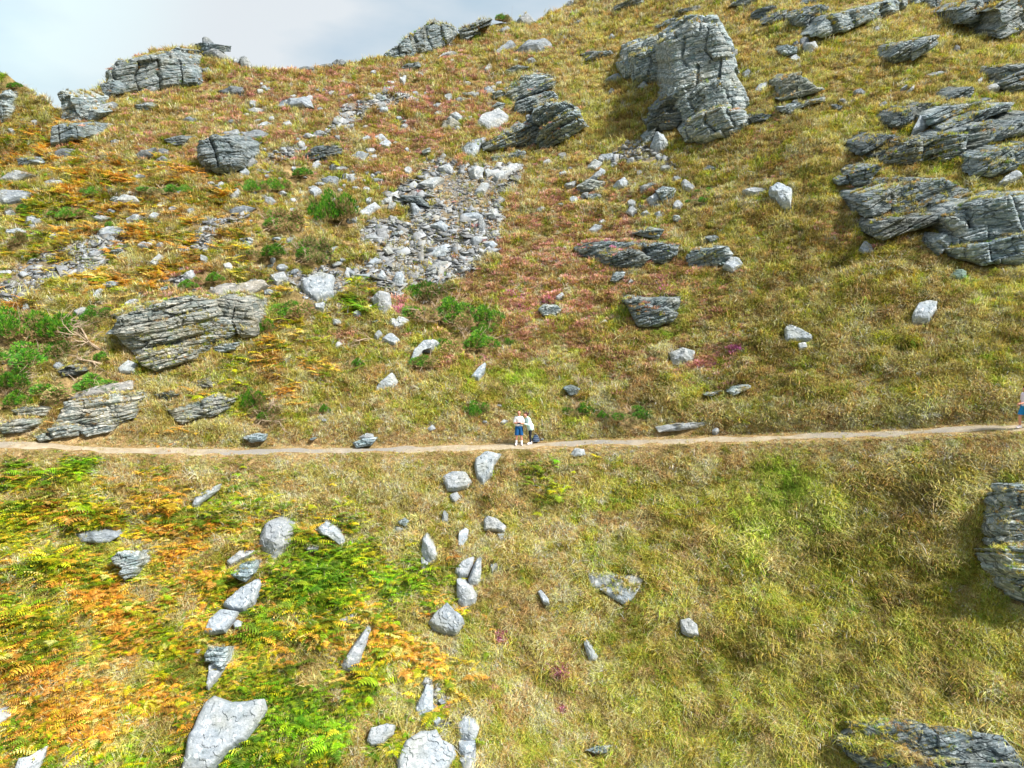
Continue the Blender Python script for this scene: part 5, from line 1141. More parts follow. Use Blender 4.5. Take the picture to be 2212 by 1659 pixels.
for li, (lab, reg, pts, cnt, smin, smax) in enumerate(SCREE):
    poly = outline(reg, pts)
    SCREE_POLYS.append((poly, smax))
    x0, y0 = poly.min(0); x1, y1 = poly.max(0)
    px = rng.uniform(x0 - 12, x1 + 12, cnt * 4); py = rng.uniform(y0 - 10, y1 + 10, cnt * 4)
    jx = px + 14 * fbm(px * .06, py * .06, 300 + li, 3) ; jy = py + 12 * fbm(px * .06 + 5, py * .06, 310 + li, 3)
    m = poly_mask(poly, jx, jy)
    dens = fbm(px * .03, py * .045, 320 + li, 3)
    m &= dens > (-.5 if cnt > 2500 else -.2)
    px, py = px[m][:cnt], py[m][:cnt]
    # a few strays around the patch
    P = hit(px, py); ok = ~np.isnan(P[:, 0]); P = P[ok]
    n = len(P)
    S = smin + (smax - smin) * rng.power(.32, n) ** 1.0 * rng.uniform(0, 1, n) ** 2.2
    S = S * (P[:, 1] / 48.0) ** .3
    if li == 0:   # smoother gravelly upper middle of the main scree
        gx = (px[ok] - 1010) / 75; gy = (py[ok] - 412) / 38
        gr = gx * gx + gy * gy < 1
        S[gr] = S[gr] * .55
    P[:, 2] += S * rng.uniform(-.05, .35, n)
    V, Fc = shard_batch(P, S, rng)
    o = new_mesh_obj("scree", V, Fc, M_SCREE)
    tone = np.repeat(rng.choice([.05, .09, .14, .2, .26, .33], n) * rng.uniform(.85, 1.1, n), 8)
    col = np.stack([tone * .93, tone, tone * 1.06, np.ones_like(tone)], 1)
    at = o.data.attributes.new('col', 'FLOAT_COLOR', 'POINT'); at.data.foreach_set('color', col.astype(np.float32).ravel())
    tag(o, lab, "scree", kind="stuff")

# ground below the scree is bare grit
ca = hill.data.attributes['col']
buf = np.zeros(len(hill.data.vertices) * 4, np.float32); ca.data.foreach_get('color', buf); buf = buf.reshape(-1, 4)
hv = np.stack([XX.ravel(), YY.ravel(), ZZ.ravel()], 1)
hpx, hpy = project(hv[:, 0], hv[:, 1], hv[:, 2])
hpx2 = hpx + 16 * fbm(hpx * .06, hpy * .06, 300, 3); hpy2 = hpy + 12 * fbm(hpx * .06 + 5, hpy * .06, 310, 3)
for poly, _ in SCREE_POLYS:
    m = poly_mask(poly, hpx2, hpy2)
    q = np.clip(.62 + fbm(hpx[m] * .05, hpy[m] * .06, 77, 3), 0, 1)[:, None]
    buf[m, :3] = buf[m, :3] * (1 - q) + np.array([.20, .20, .195]) * q
ca.data.foreach_set('color', buf.ravel())

# ------------------------------------------------------------------ plant prototypes (small tufts, spread as ground cover)
def plant_mat(name, trans=0.25, mul=1.0, rough=.7):
    t = NT(name)
    a1 = t.n('ShaderNodeAttribute'); a1.attribute_type = 'INSTANCER'; a1.attribute_name = 'col'
    a2 = t.n('ShaderNodeAttribute'); a2.attribute_name = 'shade'
    c = t.mix(1.0, a1.outputs['Color'], a2.outputs['Color'], 'MULTIPLY')
    b = t.n('ShaderNodeBsdfPrincipled'); t.l(c, b.inputs['Base Color']); b.inputs['Roughness'].default_value = rough; b.inputs['Specular IOR Level'].default_value = .2
    tr = t.n('ShaderNodeBsdfTranslucent'); t.l(c, tr.inputs[0])
    m = t.n('ShaderNodeMixShader'); m.inputs[0].default_value = trans; t.l(b.outputs[0], m.inputs[1]); t.l(tr.outputs[0], m.inputs[2])
    return t.done(m.outputs[0])
M_GRASS = plant_mat("grass_blades", .30); M_FERN = plant_mat("bracken_fronds", .32); M_HEATH = plant_mat("heather_twigs", .15)
def proto(name, V, Fc, sh, mat):
    me = bpy.data.meshes.new(name); me.from_pydata([tuple(v) for v in V], [], Fc); me.update(); me.materials.append(mat)
    at = me.attributes.new('shade', 'FLOAT_COLOR', 'POINT')
    at.data.foreach_set('color', np.array([(s[0], s[1], s[2], 1) for s in sh], np.float32).ravel())
    return bpy.data.objects.new(name, me)
def grass_proto(seed, nb=19, L=(.22, .46), wid=.014, spread=.15, lean=.9):
    r = random.Random(seed); V = []; Fc = []; S = []
    for i in range(nb):
        a = r.uniform(0, 2 * math.pi); bx, by = spread * r.gauss(0, .6), spread * r.gauss(0, .6)
        ln = r.uniform(*L); ll = lean * r.uniform(.3, 1.4); a2 = a if r.random() < .5 else -math.pi / 2 + r.gauss(0, .7)
        dx, dy = math.cos(a2), math.sin(a2); px_, py_ = -dy, dx; w = wid * r.uniform(.7, 1.3)
        k = r.uniform(.7, 1.25); tint = (k * r.uniform(.95, 1.08), k, k * r.uniform(.8, 1.1))
        if r.random() < .15: tint = (k * .55, k * .5, k * .45)
        idx = []
        for s in (0, .4, .75, 1.0):
            bend = s * s * ll; x = bx + dx * ln * bend * .75; y = by + dy * ln * bend * .75; z = ln * (s - .42 * s * s * ll) - .03
            ww = w * (1 - .85 * s)
            base = len(V)
            if s < 1:
                V += [(x - px_ * ww, y - py_ * ww, z), (x + px_ * ww, y + py_ * ww, z)]; g = .38 + .75 * s; S += [tuple(c * g for c in tint)] * 2; idx.append((base, base + 1))  # blade darker at its root, depth shading put into the colour
            else:
                V.append((x, y, z)); S.append(tuple(c * 1.15 for c in tint)); idx.append((base,))
        for q in range(2): Fc.append((idx[q][0], idx[q][1], idx[q + 1][1], idx[q + 1][0]))
        Fc.append((idx[2][0], idx[2][1], idx[3][0]))
    return V, Fc, S
def fern_proto(seed, nf=4, L=(.42, .68)):
    r = random.Random(seed); V = []; Fc = []; S = []
    for i in range(nf):
        a = i * 2 * math.pi / nf + r.uniform(-.6, .6) - .3; ln = r.uniform(*L); dx, dy = math.cos(a), math.sin(a); px_, py_ = -dy, dx
        k = r.uniform(.75, 1.25); tint = (k * r.uniform(.9, 1.15), k, k * r.uniform(.7, 1.2)); el = r.uniform(.25, .8)
        def at(s):
            return (dx * ln * (s * .75 + .25 * s * s), dy * ln * (s * .75 + .25 * s * s), ln * el * (s * 1.1 - .62 * s * s) + .04)
        n = 9
        for q in range(1, n + 1):
            s = .18 + .82 * q / n; x, y, z = at(s); x2, y2, z2 = at(min(1, s + .035))
            pl = (ln * .44 * max(0.0, 1 - (s - .18) / .82) + .02) * r.uniform(.75, 1.15); w = ln * .030
            for sd in (-1, 1):
                b0 = len(V); dr = r.uniform(.02, .10) * ln; fw = .22
                tip = (x + sd * px_ * pl + dx * pl * fw, y + sd * py_ * pl + dy * pl * fw, z - dr)
                mid = (x + sd * px_ * pl * .5 + dx * pl * fw * .2, y + sd * py_ * pl * .5 + dy * pl * fw * .2, z - dr * .2)
                V += [(x - dx * w, y - dy * w, z), (x + dx * w, y + dy * w, z + .004), (mid[0] + dx * w, mid[1] + dy * w, mid[2]), tip, (mid[0] - dx * w, mid[1] - dy * w, mid[2])]
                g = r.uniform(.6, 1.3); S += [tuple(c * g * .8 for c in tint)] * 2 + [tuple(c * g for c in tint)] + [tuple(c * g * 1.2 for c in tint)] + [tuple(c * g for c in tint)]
                Fc += [(b0, b0 + 1, b0 + 2, b0 + 4), (b0 + 4, b0 + 2, b0 + 3)]
        b0 = len(V); w = .008
        for s in (0, .35, .7, 1): x, y, z = at(s); V += [(x - px_ * w, y - py_ * w, z), (x + px_ * w, y + py_ * w, z)]; S += [(.8, .55, .35)] * 2
        for q in range(3): Fc.append((b0 + 2 * q, b0 + 2 * q + 1, b0 + 2 * q + 3, b0 + 2 * q + 2))
    return V, Fc, S
def heath_proto(seed, n=46, R=.17, Hh=.2):
    r = random.Random(seed); V = []; Fc = []; S = []
    for i in range(n):
        a = r.uniform(0, 2 * math.pi); q = math.sqrt(r.random()) * R; x, y = q * math.cos(a), q * math.sin(a)
        h = Hh * (1 - .55 * (q / R) ** 2) * r.uniform(.7, 1.2); dx, dy = x * .6 + r.gauss(0, .03), y * .6 + r.gauss(0, .03); w = .014
        t = r.uniform(0, math.pi); wx, wy = w * math.cos(t), w * math.sin(t); b0 = len(V)
        V += [(x * .6, y * .6, -.02), (x + dx * .5 - wx, y + dy * .5 - wy, h * .7), (x + dx * .5 + wx, y + dy * .5 + wy, h * .7), (x + dx, y + dy, h)]
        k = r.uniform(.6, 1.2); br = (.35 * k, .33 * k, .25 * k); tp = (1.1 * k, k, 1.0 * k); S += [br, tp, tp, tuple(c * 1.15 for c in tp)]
        Fc += [(b0, b0 + 1, b0 + 2), (b0 + 1, b0 + 3, b0 + 2)]
    return V, Fc, S
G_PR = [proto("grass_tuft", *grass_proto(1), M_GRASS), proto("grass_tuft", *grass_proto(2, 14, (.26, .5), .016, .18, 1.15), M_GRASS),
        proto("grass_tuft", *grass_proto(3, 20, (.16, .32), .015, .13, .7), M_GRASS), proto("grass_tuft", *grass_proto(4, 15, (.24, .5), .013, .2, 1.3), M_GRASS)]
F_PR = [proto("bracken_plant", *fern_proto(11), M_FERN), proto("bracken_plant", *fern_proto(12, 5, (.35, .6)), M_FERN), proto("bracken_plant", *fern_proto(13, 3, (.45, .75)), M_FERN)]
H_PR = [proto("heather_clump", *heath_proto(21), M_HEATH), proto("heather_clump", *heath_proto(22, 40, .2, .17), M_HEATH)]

def scatter(name, label, cat, protos, P, rot, scl, idx, col):
    me = bpy.data.meshes.new(name); n = len(P)
    me.vertices.add(n); me.vertices.foreach_set('co', P.astype(np.float32).ravel())
    for nm, ty, dat, key in (('rot', 'FLOAT_VECTOR', rot, 'vector'), ('scl', 'FLOAT', scl, 'value'), ('idx', 'INT', idx, 'value')):
        a = me.attributes.new(nm, ty, 'POINT'); a.data.foreach_set(key, np.asarray(dat, np.int32 if ty == 'INT' else np.float32).ravel())
    a = me.attributes.new('col', 'FLOAT_COLOR', 'POINT'); a.data.foreach_set('color', np.concatenate([col, np.ones((n, 1))], 1).astype(np.float32).ravel())
    o = bpy.data.objects.new(name, me); COL.objects.link(o); tag(o, label, cat, kind="stuff")
    ng = bpy.data.node_groups.new(name, 'GeometryNodeTree')
    ng.interface.new_socket('Geometry', in_out='INPUT', socket_type='NodeSocketGeometry'); ng.interface.new_socket('Geometry', in_out='OUTPUT', socket_type='NodeSocketGeometry')
    N = ng.nodes; L = ng.links
    gi = N.new('NodeGroupInput'); go = N.new('NodeGroupOutput'); ip = N.new('GeometryNodeInstanceOnPoints'); jn = N.new('GeometryNodeJoinGeometry')
    for p in protos:
        oi = N.new('GeometryNodeObjectInfo'); oi.inputs['Object'].default_value = p; oi.inputs['As Instance'].default_value = True
        L.new(oi.outputs['Geometry'], jn.inputs[0])
    def na(nm, ty):
        q = N.new('GeometryNodeInputNamedAttribute'); q.data_type = ty; q.inputs['Name'].default_value = nm; return q.outputs['Attribute']
    er = N.new('FunctionNodeEulerToRotation'); L.new(na('rot', 'FLOAT_VECTOR'), er.inputs[0])
    L.new(gi.outputs[0], ip.inputs['Points']); L.new(jn.outputs[0], ip.inputs['Instance']); ip.inputs['Pick Instance'].default_value = True
    L.new(na('idx', 'INT'), ip.inputs['Instance Index']); L.new(er.outputs[0], ip.inputs['Rotation']); L.new(na('scl', 'FLOAT'), ip.inputs['Scale'])
    L.new(ip.outputs[0], go.inputs[0])
    md = o.modifiers.new('spread', 'NODES'); md.node_group = ng
    return o

# ------------------------------------------------------------------ where the plants stand
def sample(n, x0, x1, y0, y1):
    px = rng.uniform(x0, x1, n); py = rng.uniform(y0, y1, n)
    P = hit(px, py); return P[~np.isnan(P[:, 0])]
Pts = np.concatenate([sample(NPTS, -60, 2272, -60, 1719), sample(int(NPTS * .16), -900, -60, -200, 1900), sample(int(NPTS * .16), 2272, 3100, -200, 1900), sample(int(NPTS * .10), -60, 2272, 1719, 2000)])
Pts = Pts[Pts[:, 1] < 160]
keep = np.array([not covered(p) for p in Pts])
for (bx, by, ra, rb) in BUSHC: keep &= ((Pts[:, 0] - bx) / ra) ** 2 + ((Pts[:, 1] - by) / rb) ** 2 > 1
Pts = Pts[keep]
# plants that have taken root on ledges of the crags
led = []; lw = []
for v, f in CRAG_OBJS:
    v = np.asarray(v); q = np.array([(a_[0], a_[1], a_[2]) for a_ in f])
    e1 = v[q[:, 1]] - v[q[:, 0]]; e2 = v[q[:, 2]] - v[q[:, 0]]; nn = np.cross(e1, e2); ar = np.linalg.norm(nn, axis=1) + 1e-9
    up_ = np.abs(nn[:, 2]) / ar; cen_ = v[q].mean(1)
    m = (up_ > .80) & (nn[:, 2] > 0) & (fbm(cen_[:, 0] * .6, cen_[:, 1] * .6 + cen_[:, 2], 401, 3) > -.08)
    if m.sum(): led.append(cen_[m]); lw.append(ar[m])
led = np.concatenate(led); lw = np.concatenate(lw); lw = lw * (38 / led[:, 1]) ** 2; lw /= lw.sum()
Ledge = led[rng.choice(len(led), NLEDGE, p=lw)] + rng.normal(0, .04, (NLEDGE, 3)) * [1, 1, .2]
isl = np.concatenate([np.zeros(len(Pts), bool), np.ones(len(Ledge), bool)])
Pts = np.concatenate([Pts, Ledge])
W, ppx, ppy, pd = cover_weights(Pts[:, 0], Pts[:, 1], Pts[:, 2])
W[isl, 4:6] *= .15
# bare scree keeps few plants
qx = ppx + 14 * fbm(ppx * .06, ppy * .06, 300, 3); qy = ppy + 12 * fbm(ppx * .06 + 5, ppy * .06, 310, 3)
sc = np.zeros(len(Pts), bool)
for poly, _ in SCREE_POLYS: sc |= poly_mask(poly, qx, qy)
dd = Pts[:, 1] - path_y(Pts[:, 0])
onp = (np.abs(dd + .15 * fbm(Pts[:, 0] * .8, Pts[:, 0] * 0, 3, 2)) < .46) & ~isl
rnd = rng.uniform(0, 1, len(Pts))
kill = (sc & ~isl & (rnd < .90)) | (onp & (rnd < .84))
Pts, W, ppx, ppy, dd, isl = Pts[~kill], W[~kill], ppx[~kill], ppy[~kill], dd[~kill], isl[~kill]
W = W ** 1.5
cw = np.cumsum(W / W.sum(1, keepdims=True), 1)
kind = (rng.uniform(0, 1, len(Pts))[:, None] > cw).sum(1).clip(0, 7)
n = len(Pts)
col = PALM[kind, rng.integers(0, 5, n)]
X, Y = Pts[:, 0], Pts[:, 1]
# growth in patches: paler and darker drifts
val = 1.0 + .45 * fbm(X * .8, Y * 1.1, 501, 3) + .35 * fbm(X * 2.2, Y * 3.0, 503, 2) + .22 * rng.normal(0, 1, n).clip(-1.5, 1.5)
bz = zone_w([(1700, 1060, 70, 80, 1), (1640, 1140, 50, 45, .8), (1440, 705, 60, 22, .9), (1130, 820, 60, 26, .7), (1770, 1130, 50, 40, .6), (40, 170, 60, 14, .9)], ppx, ppy)
bz = np.where(np.isin(kind, (1, 2, 3)), bz, bz * .35)[:, None].clip(0, 1)
col = col * (1 - bz) + np.array([s2l(124, 184, 30), s2l(150, 190, 50)])[rng.integers(0, 2, n)] * bz
bf = zone_w([(700, 1235, 110, 55, 1), (890, 1290, 60, 60, 1), (650, 1570, 150, 80, 1), (150, 1010, 200, 24, .8), (480, 1060, 80, 50, .6), (770, 650, 50, 36, .9), (560, 1640, 90, 40, 1), (1180, 1000, 50, 30, .6), (300, 1650, 90, 30, .9)], ppx, ppy)
bf = bf * np.isin(kind, (4, 5))
pick = rng.uniform(0, 1, n) < bf
col[pick] = np.array([s2l(86, 142, 12), s2l(118, 166, 20), s2l(132, 160, 24), s2l(60, 110, 14)])[rng.integers(0, 4, pick.sum())]
mixn = rng.uniform(0, .35, n)[:, None]
col = col * (1 - mixn) + PALM[0].mean(0)[None] * mixn * np.where(kind >= 4, .25, 1)[:, None] + col * 0
col = np.clip(col * val[:, None] * VEGMUL, 0.002, .85)
dep = Y / 34.0
yaw = np.where(rng.uniform(0, 1, n) < .65, 1.4 * fbm(X * .4, Y * .5, 601, 2), rng.uniform(-math.pi, math.pi, n))
pitch = rng.normal(.22, .16, n)
scl = (1.0 + .25 * rng.normal(0, 1, n).clip(-1.6, 2)) * (.44 + .42 * dep) * (1 + .6 * fbm(X * .6, Y * .8, 701, 3) + .35 * fbm(X * 1.8, Y * 2.4, 703, 2))
nearp = np.clip((np.abs(dd + .1) - .35) / 1.0, .35, 1)
scl = scl * np.where(dd < 2.2, nearp, 1) * np.where(isl, .7, 1)
rot = np.stack([pitch, rng.normal(0, .14, n), yaw], 1)
fern = (kind == 4) | (kind == 5); hea = (kind == 6) | (kind == 7); gra = ~(fern | hea)
# ferns are big, so fewer of them
fk = fern & (rng.uniform(0, 1, n) < .62)
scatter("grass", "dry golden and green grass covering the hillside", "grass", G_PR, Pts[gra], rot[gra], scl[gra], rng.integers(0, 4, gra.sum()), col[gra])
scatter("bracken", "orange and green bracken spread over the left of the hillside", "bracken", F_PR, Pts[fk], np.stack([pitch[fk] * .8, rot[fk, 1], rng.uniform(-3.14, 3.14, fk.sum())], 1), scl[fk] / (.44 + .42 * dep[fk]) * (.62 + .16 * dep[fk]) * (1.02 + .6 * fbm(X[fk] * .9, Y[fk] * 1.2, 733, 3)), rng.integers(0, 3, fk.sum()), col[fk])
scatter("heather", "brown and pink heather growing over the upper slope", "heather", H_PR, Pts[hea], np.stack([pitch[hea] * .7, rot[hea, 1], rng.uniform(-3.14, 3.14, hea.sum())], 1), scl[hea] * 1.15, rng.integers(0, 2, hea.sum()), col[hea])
print("plants", gra.sum(), fk.sum(), hea.sum())
# ------------------------------------------------------------------ people
M_SKIN = simple_mat("skin", s2l(214, 150, 128), .55, .05); M_WHITE = simple_mat("white_cotton", s2l(222, 224, 228), .85, .04); M_NAVY = simple_mat("blue_shorts", s2l(24, 84, 140), .75, .12)
M_BLUE = simple_mat("bright_blue_shorts", s2l(34, 128, 190), .7, .08); M_MINT = simple_mat("pale_mint_fabric", s2l(196, 226, 224), .85, .06); M_BLACK = simple_mat("black_leggings", s2l(36, 40, 50), .8, .2)
M_HAIR = simple_mat("brown_hair", s2l(70, 42, 38), .7, .3); M_DHAIR = simple_mat("black_hair", s2l(24, 24, 34), .6, .3); M_LILAC = simple_mat("pale_lilac_cotton", s2l(222, 212, 232), .85, .04)
M_SHOE = simple_mat("white_shoes", s2l(232, 226, 232), .7, .05); M_DARK = simple_mat("dark_plastic", (.012, .012, .016), .4, .2); M_LIP = simple_mat("lips", s2l(170, 90, 84), .6); M_BAG = simple_mat("dark_blue_fabric", s2l(40, 58, 84), .75, .25)
M_STRAP = simple_mat("grey_webbing", s2l(130, 145, 165), .8, .2)
def capsule(bm, p0, p1, r0, r1, flat=1.0, fdir=None):
    """closed tapered capsule; flat squashes it along fdir"""
    p0, p1 = Vector(p0), Vector(p1); d = p1 - p0; L = d.length
    z = d.normalized() if L > 1e-5 else Vector((0, 0, 1)); x = z.orthogonal().normalized(); y = z.cross(x)
    if fdir is not None:
        y = Vector(fdir) - z * z.dot(Vector(fdir)); y.normalize(); x = y.cross(z)
    K = 14; rings = []
    prof = [(-math.cos(t) * r0, math.sin(t) * r0) for t in (math.pi * .16, math.pi * .33, math.pi * .5)] + [(L + math.cos(t) * r1, math.sin(t) * r1) for t in (math.pi * .5, math.pi * .33, math.pi * .16)]
    for h, r in prof: rings.append([bm.verts.new(p0 + z * h + x * math.cos(2 * math.pi * i / K) * r + y * math.sin(2 * math.pi * i / K) * r * flat) for i in range(K)])
    b = bm.verts.new(p0 - z * r0); t = bm.verts.new(p0 + z * (L + r1))
    for a_, c_ in zip(rings, rings[1:]):
        for i in range(K): bm.faces.new((a_[i], a_[(i + 1) % K], c_[(i + 1) % K], c_[i]))
    for i in range(K): bm.faces.new((b, rings[0][(i + 1) % K], rings[0][i])); bm.faces.new((t, rings[-1][i], rings[-1][(i + 1) % K]))
def fused(name, prims, mat, parent, voxel=.008, sm=4, cut=None):
    """one continuous skin over many overlapping closed shapes"""
    bm = bmesh.new()
    for q in prims: capsule(bm, *q)
    me = bpy.data.meshes.new(name); bm.to_mesh(me); bm.free()
    o = bpy.data.objects.new(name, me); COL.objects.link(o)
    m = o.modifiers.new('r', 'REMESH'); m.mode = 'VOXEL'; m.voxel_size = voxel; m.use_smooth_shade = True
    s = o.modifiers.new('s', 'SMOOTH'); s.iterations = sm; s.factor = .5
    dg = bpy.context.evaluated_depsgraph_get(); me2 = bpy.data.meshes.new_from_object(o.evaluated_get(dg), depsgraph=dg)
    o.modifiers.clear(); o.data = me2; me2.materials.clear(); me2.materials.append(mat); me2.name = name
    bpy.data.meshes.remove(me)
    if cut is not None:        # trim hems flat
        bm = bmesh.new(); bm.from_mesh(me2)
        for co, no in cut: bmesh.ops.bisect_plane(bm, geom=bm.verts[:] + bm.edges[:] + bm.faces[:], plane_co=co, plane_no=no, clear_outer=True)
        bm.to_mesh(me2); bm.free()
    o.parent = parent
    return o
def hand(prims, wrist, dirv, palm_n, side, curl=.6, s=1.0):
    """palm, four unequal fingers and a thumb leaving the side of the palm"""
    w = Vector(wrist); d = Vector(dirv).normalized(); n = (Vector(palm_n) - d * d.dot(Vector(palm_n))).normalized(); x = d.cross(n) * side
    prims.append((w, w + d * .055 * s, .024 * s, .030 * s, .55, n)); k = w + d * .085 * s
    for i, (off, L) in enumerate(((-.030, .068), (-.010, .076), (.010, .070), (.029, .054))):
        b0 = k - d * .02 * s + x * off * s; c = curl * (1 + .1 * i); d1 = (d * math.cos(c * .5) + n * math.sin(c * .5)); d2 = (d * math.cos(c * 1.2) + n * math.sin(c * 1.2)); d3 = (d * math.cos(c * 1.9) + n * math.sin(c * 1.9))
        p1 = b0 + d1 * L * .5 * s; p2 = p1 + d2 * L * .3 * s; p3 = p2 + d3 * L * .25 * s
        prims += [(b0, p1, .0095 * s, .0088 * s), (p1, p2, .0088 * s, .008 * s), (p2, p3, .008 * s, .007 * s)]
    t0 = w + d * .02 * s - x * .022 * s; t1 = t0 + (d * .6 - x * .7 + n * .3).normalized() * .038 * s; t2 = t1 + (d * .9 - x * .1 + n * .5).normalized() * .03 * s
    prims += [(t0, t1, .012 * s, .010 * s), (t1, t2, .010 * s, .008 * s)]
def head_prims(c, f, up):
    """skull, jaw, nose, ears around centre c, facing f"""
    c = Vector(c); f = Vector(f).normalized(); up = (Vector(up) - f * f.dot(Vector(up))).normalized(); s = f.cross(up)
    return [(c + up * .030 - f * .020, c + up * .030 + f * .012, .086, .080, .88, s), (c - up * .012, c - up * .062 + f * .034, .070, .040, .9, s),
            (c + f * .086 - up * .008, c + f * .100 - up * .028, .009, .013), (c + f * .062 - up * .055, c + f * .070 - up * .055, .022, .016),
            (c + s * .076 - f * .005 + up * .008, c + s * .080 - f * .008 - up * .020, .014, .010, .5, s), (c - s * .076 - f * .005 + up * .008, c - s * .080 - f * .008 - up * .020, .014, .010, .5, s)], (c, f, up, s)
def face_parts(fr, parent):
    c, f, up, s = fr
    for sd in (-1, 1): fused("eye", [(c + f * .078 + s * sd * .031 + up * .012, c + f * .079 + s * sd * .033 + up * .012, .0105, .0105)], M_DARK, parent, .003, 1)
    fused("mouth", [(c + f * .086 - s * .020 - up * .050, c + f * .086 + s * .020 - up * .050, .0055, .0055)], M_LIP, parent, .0025, 1)

def shoe(parent, a, toe):
    a, toe = Vector(a), Vector(toe); d = (toe - a); d.z = 0; d.normalize()
    return fused("shoe", [(a - d * .045 + Vector((0, 0, -.035)), a + d * .15 + Vector((0, 0, -.045)), .045, .040), (a + Vector((0, 0, .01)), a + d * .09 + Vector((0, 0, -.03)), .052, .040)], M_SHOE, parent, .008, 3,
                 [((0, 0, a.z - .078), (0, 0, -1))])

# ---- man in white shirt and blue shorts, looking down at the remote he holds
p = hit1(1121, 962.5)
man = empty("person", (p[0], p[1], p[2] + .02)); tag(man, "man in white t-shirt and blue shorts looking down at a remote in his hands", "person")
hd, fr = head_prims((0, -.055, 1.685), (0, -.93, -.42), (0, 0, 1))
S = 1.0
B = hd + [((0, 0, 1.50), (0, -.035, 1.62), .060, .056), ((-.10, .0, 1.40), (.10, .0, 1.40), .115, .115, .80, (0, 1, 0)), ((0, .01, 1.12), (0, 0, 1.36), .150, .165, .72, (0, 1, 0)), ((-.05, .0, .96), (.05, .0, .96), .13, .13, .85, (0, 1, 0)), ((0, 0, .98), (0, 0, 1.15), .145, .145, .75, (0, 1, 0))]
for sd in (-1, 1):
    B += [((.17 * sd, .0, 1.445), (.235 * sd, -.02, 1.17), .062, .045), ((.235 * sd, -.02, 1.17), (.085 * sd, -.25, 1.205), .043, .028), ((.09 * sd, 0, .93), (.115 * sd, -.01, .50), .092, .058),
          ((.115 * sd, -.01, .50), (.13 * sd, .02, .30), .055, .056), ((.13 * sd, .02, .30), (.14 * sd, .01, .09), .054, .038), ((.14 * sd, .01, .07), (.155 * sd, -.12, .045), .038, .035)]
    hand(B, (.085 * sd, -.25, 1.205), (-.35 * sd, -.9, .25), (-.8 * sd, 0, .5), sd, .9)
fused("body", B, M_SKIN, man, .0065, 3)
T = [((-.11, .0, 1.41), (.11, .0, 1.41), .125, .125, .82, (0, 1, 0)), ((0, .01, .95), (0, 0, 1.36), .178, .185, .72, (0, 1, 0))]
for sd in (-1, 1): T += [((.16 * sd, 0, 1.44), (.222 * sd, -.012, 1.235), .080, .078)]
fused("t_shirt", T, M_WHITE, man, .010, 4, [((0, 0, .93), (0, 0, -1)), ((0, 0, 1.525), (0, 0, 1))])
T = [((-.04, 0, .96), (.04, 0, .96), .155, .155, .85, (0, 1, 0))]
for sd in (-1, 1): T += [((.085 * sd, 0, .92), (.122 * sd, -.01, .50), .118, .112)]
fused("shorts", T, M_NAVY, man, .010, 3, [((0, 0, .55), (0, 0, -1)), ((0, 0, 1.02), (0, 0, 1))])
for sd in (-1, 1): fused("sock", [((.133 * sd, .02, .24), (.14 * sd, .01, .09), .057, .046)], M_WHITE, man, .008, 2); shoe(man, (.14 * sd, .02, .085), (.17 * sd, -.2, 0))
fused("hair", [((0, .0, 1.745), (0, -.035, 1.765), .080, .070, .95, (1, 0, 0)), ((0, .03, 1.71), (0, .045, 1.66), .072, .060)], M_HAIR, man, .008, 3)
face_parts(fr, man)
ctl = empty("remote_control", (p[0], p[1] - .345, p[2] + 1.235)); tag(ctl, "small dark remote with a screen held in the hands of the man in blue shorts", "remote"); ctl.rotation_euler = (.5, 0, 0)
def boxm(name, dim, mat, parent, loc=(0, 0, 0), bev=.006):
    bm = bmesh.new(); bmesh.ops.create_cube(bm, size=1); bmesh.ops.scale(bm, vec=dim, verts=bm.verts)
    bmesh.ops.bevel(bm, geom=bm.edges[:], offset=bev, segments=2, affect='EDGES'); me = bpy.data.meshes.new(name); bm.to_mesh(me); bm.free(); me.materials.append(mat)
    o = bpy.data.objects.new(name, me); COL.objects.link(o); o.parent = parent; o.location = loc; return o
boxm("case", (.17, .085, .035), M_DARK, ctl); boxm("screen", (.13, .065, .008), simple_mat("dark_glass", (.02, .02, .03), .15), ctl, (0, 0, .024), .002)
for sd in (-1, 1): o = boxm("control_stick", (.014, .014, .02), M_DARK, ctl, (.07 * sd, -.028, .027), .003)

# ---- woman in pale jacket leaning towards him
p = hit1(1144, 960.5)
wom = empty("person", (p[0], p[1], p[2] + .02)); tag(wom, "woman in pale mint jacket and black leggings leaning over to see the remote", "person")
wom.rotation_euler = (0, 0, math.radians(-68))
hd, fr = head_prims((0, -.235, 1.545), (.10, -.80, -.58), (0, -.2, 1))
B = hd + [((0, -.12, 1.37), (0, -.21, 1.48), .052, .050), ((-.085, -.09, 1.30), (.085, -.09, 1.30), .10, .10, .8, (0, 1, 0)), ((0, -.02, 1.02), (0, -.085, 1.25), .125, .135, .72, (0, 1, 0)), ((-.05, .02, .86), (.05, .02, .86), .125, .125, .9, (0, 1, 0)), ((0, .02, .88), (0, -.02, 1.05), .135, .125, .8, (0, 1, 0))]
ARM = {-1: ((-.15, -.10, 1.33), (-.19, -.20, 1.08), (-.10, -.42, 1.13)), 1: ((.15, -.10, 1.33), (.20, -.16, 1.07), (.08, -.36, 1.12))}
for sd in (-1, 1):
    a_, b_, c_ = ARM[sd]; B += [(a_, b_, .052, .040), (b_, c_, .038, .025)]; hand(B, c_, (-.2 * sd, -1, .1), (0, 0, -1), sd, .55, .9)
    B += [((.08 * sd, .02, .85), (.085 * sd, .03 - .04 * sd, .47), .088, .054), ((.085 * sd, .03 - .04 * sd, .47), (.085 * sd, .06 - .05 * sd, .08), .052, .034), ((.085 * sd, .06 - .05 * sd, .06), (.09 * sd, -.07 - .05 * sd, .04), .034, .03)]
fused("body", B, M_SKIN, wom, .0065, 3)
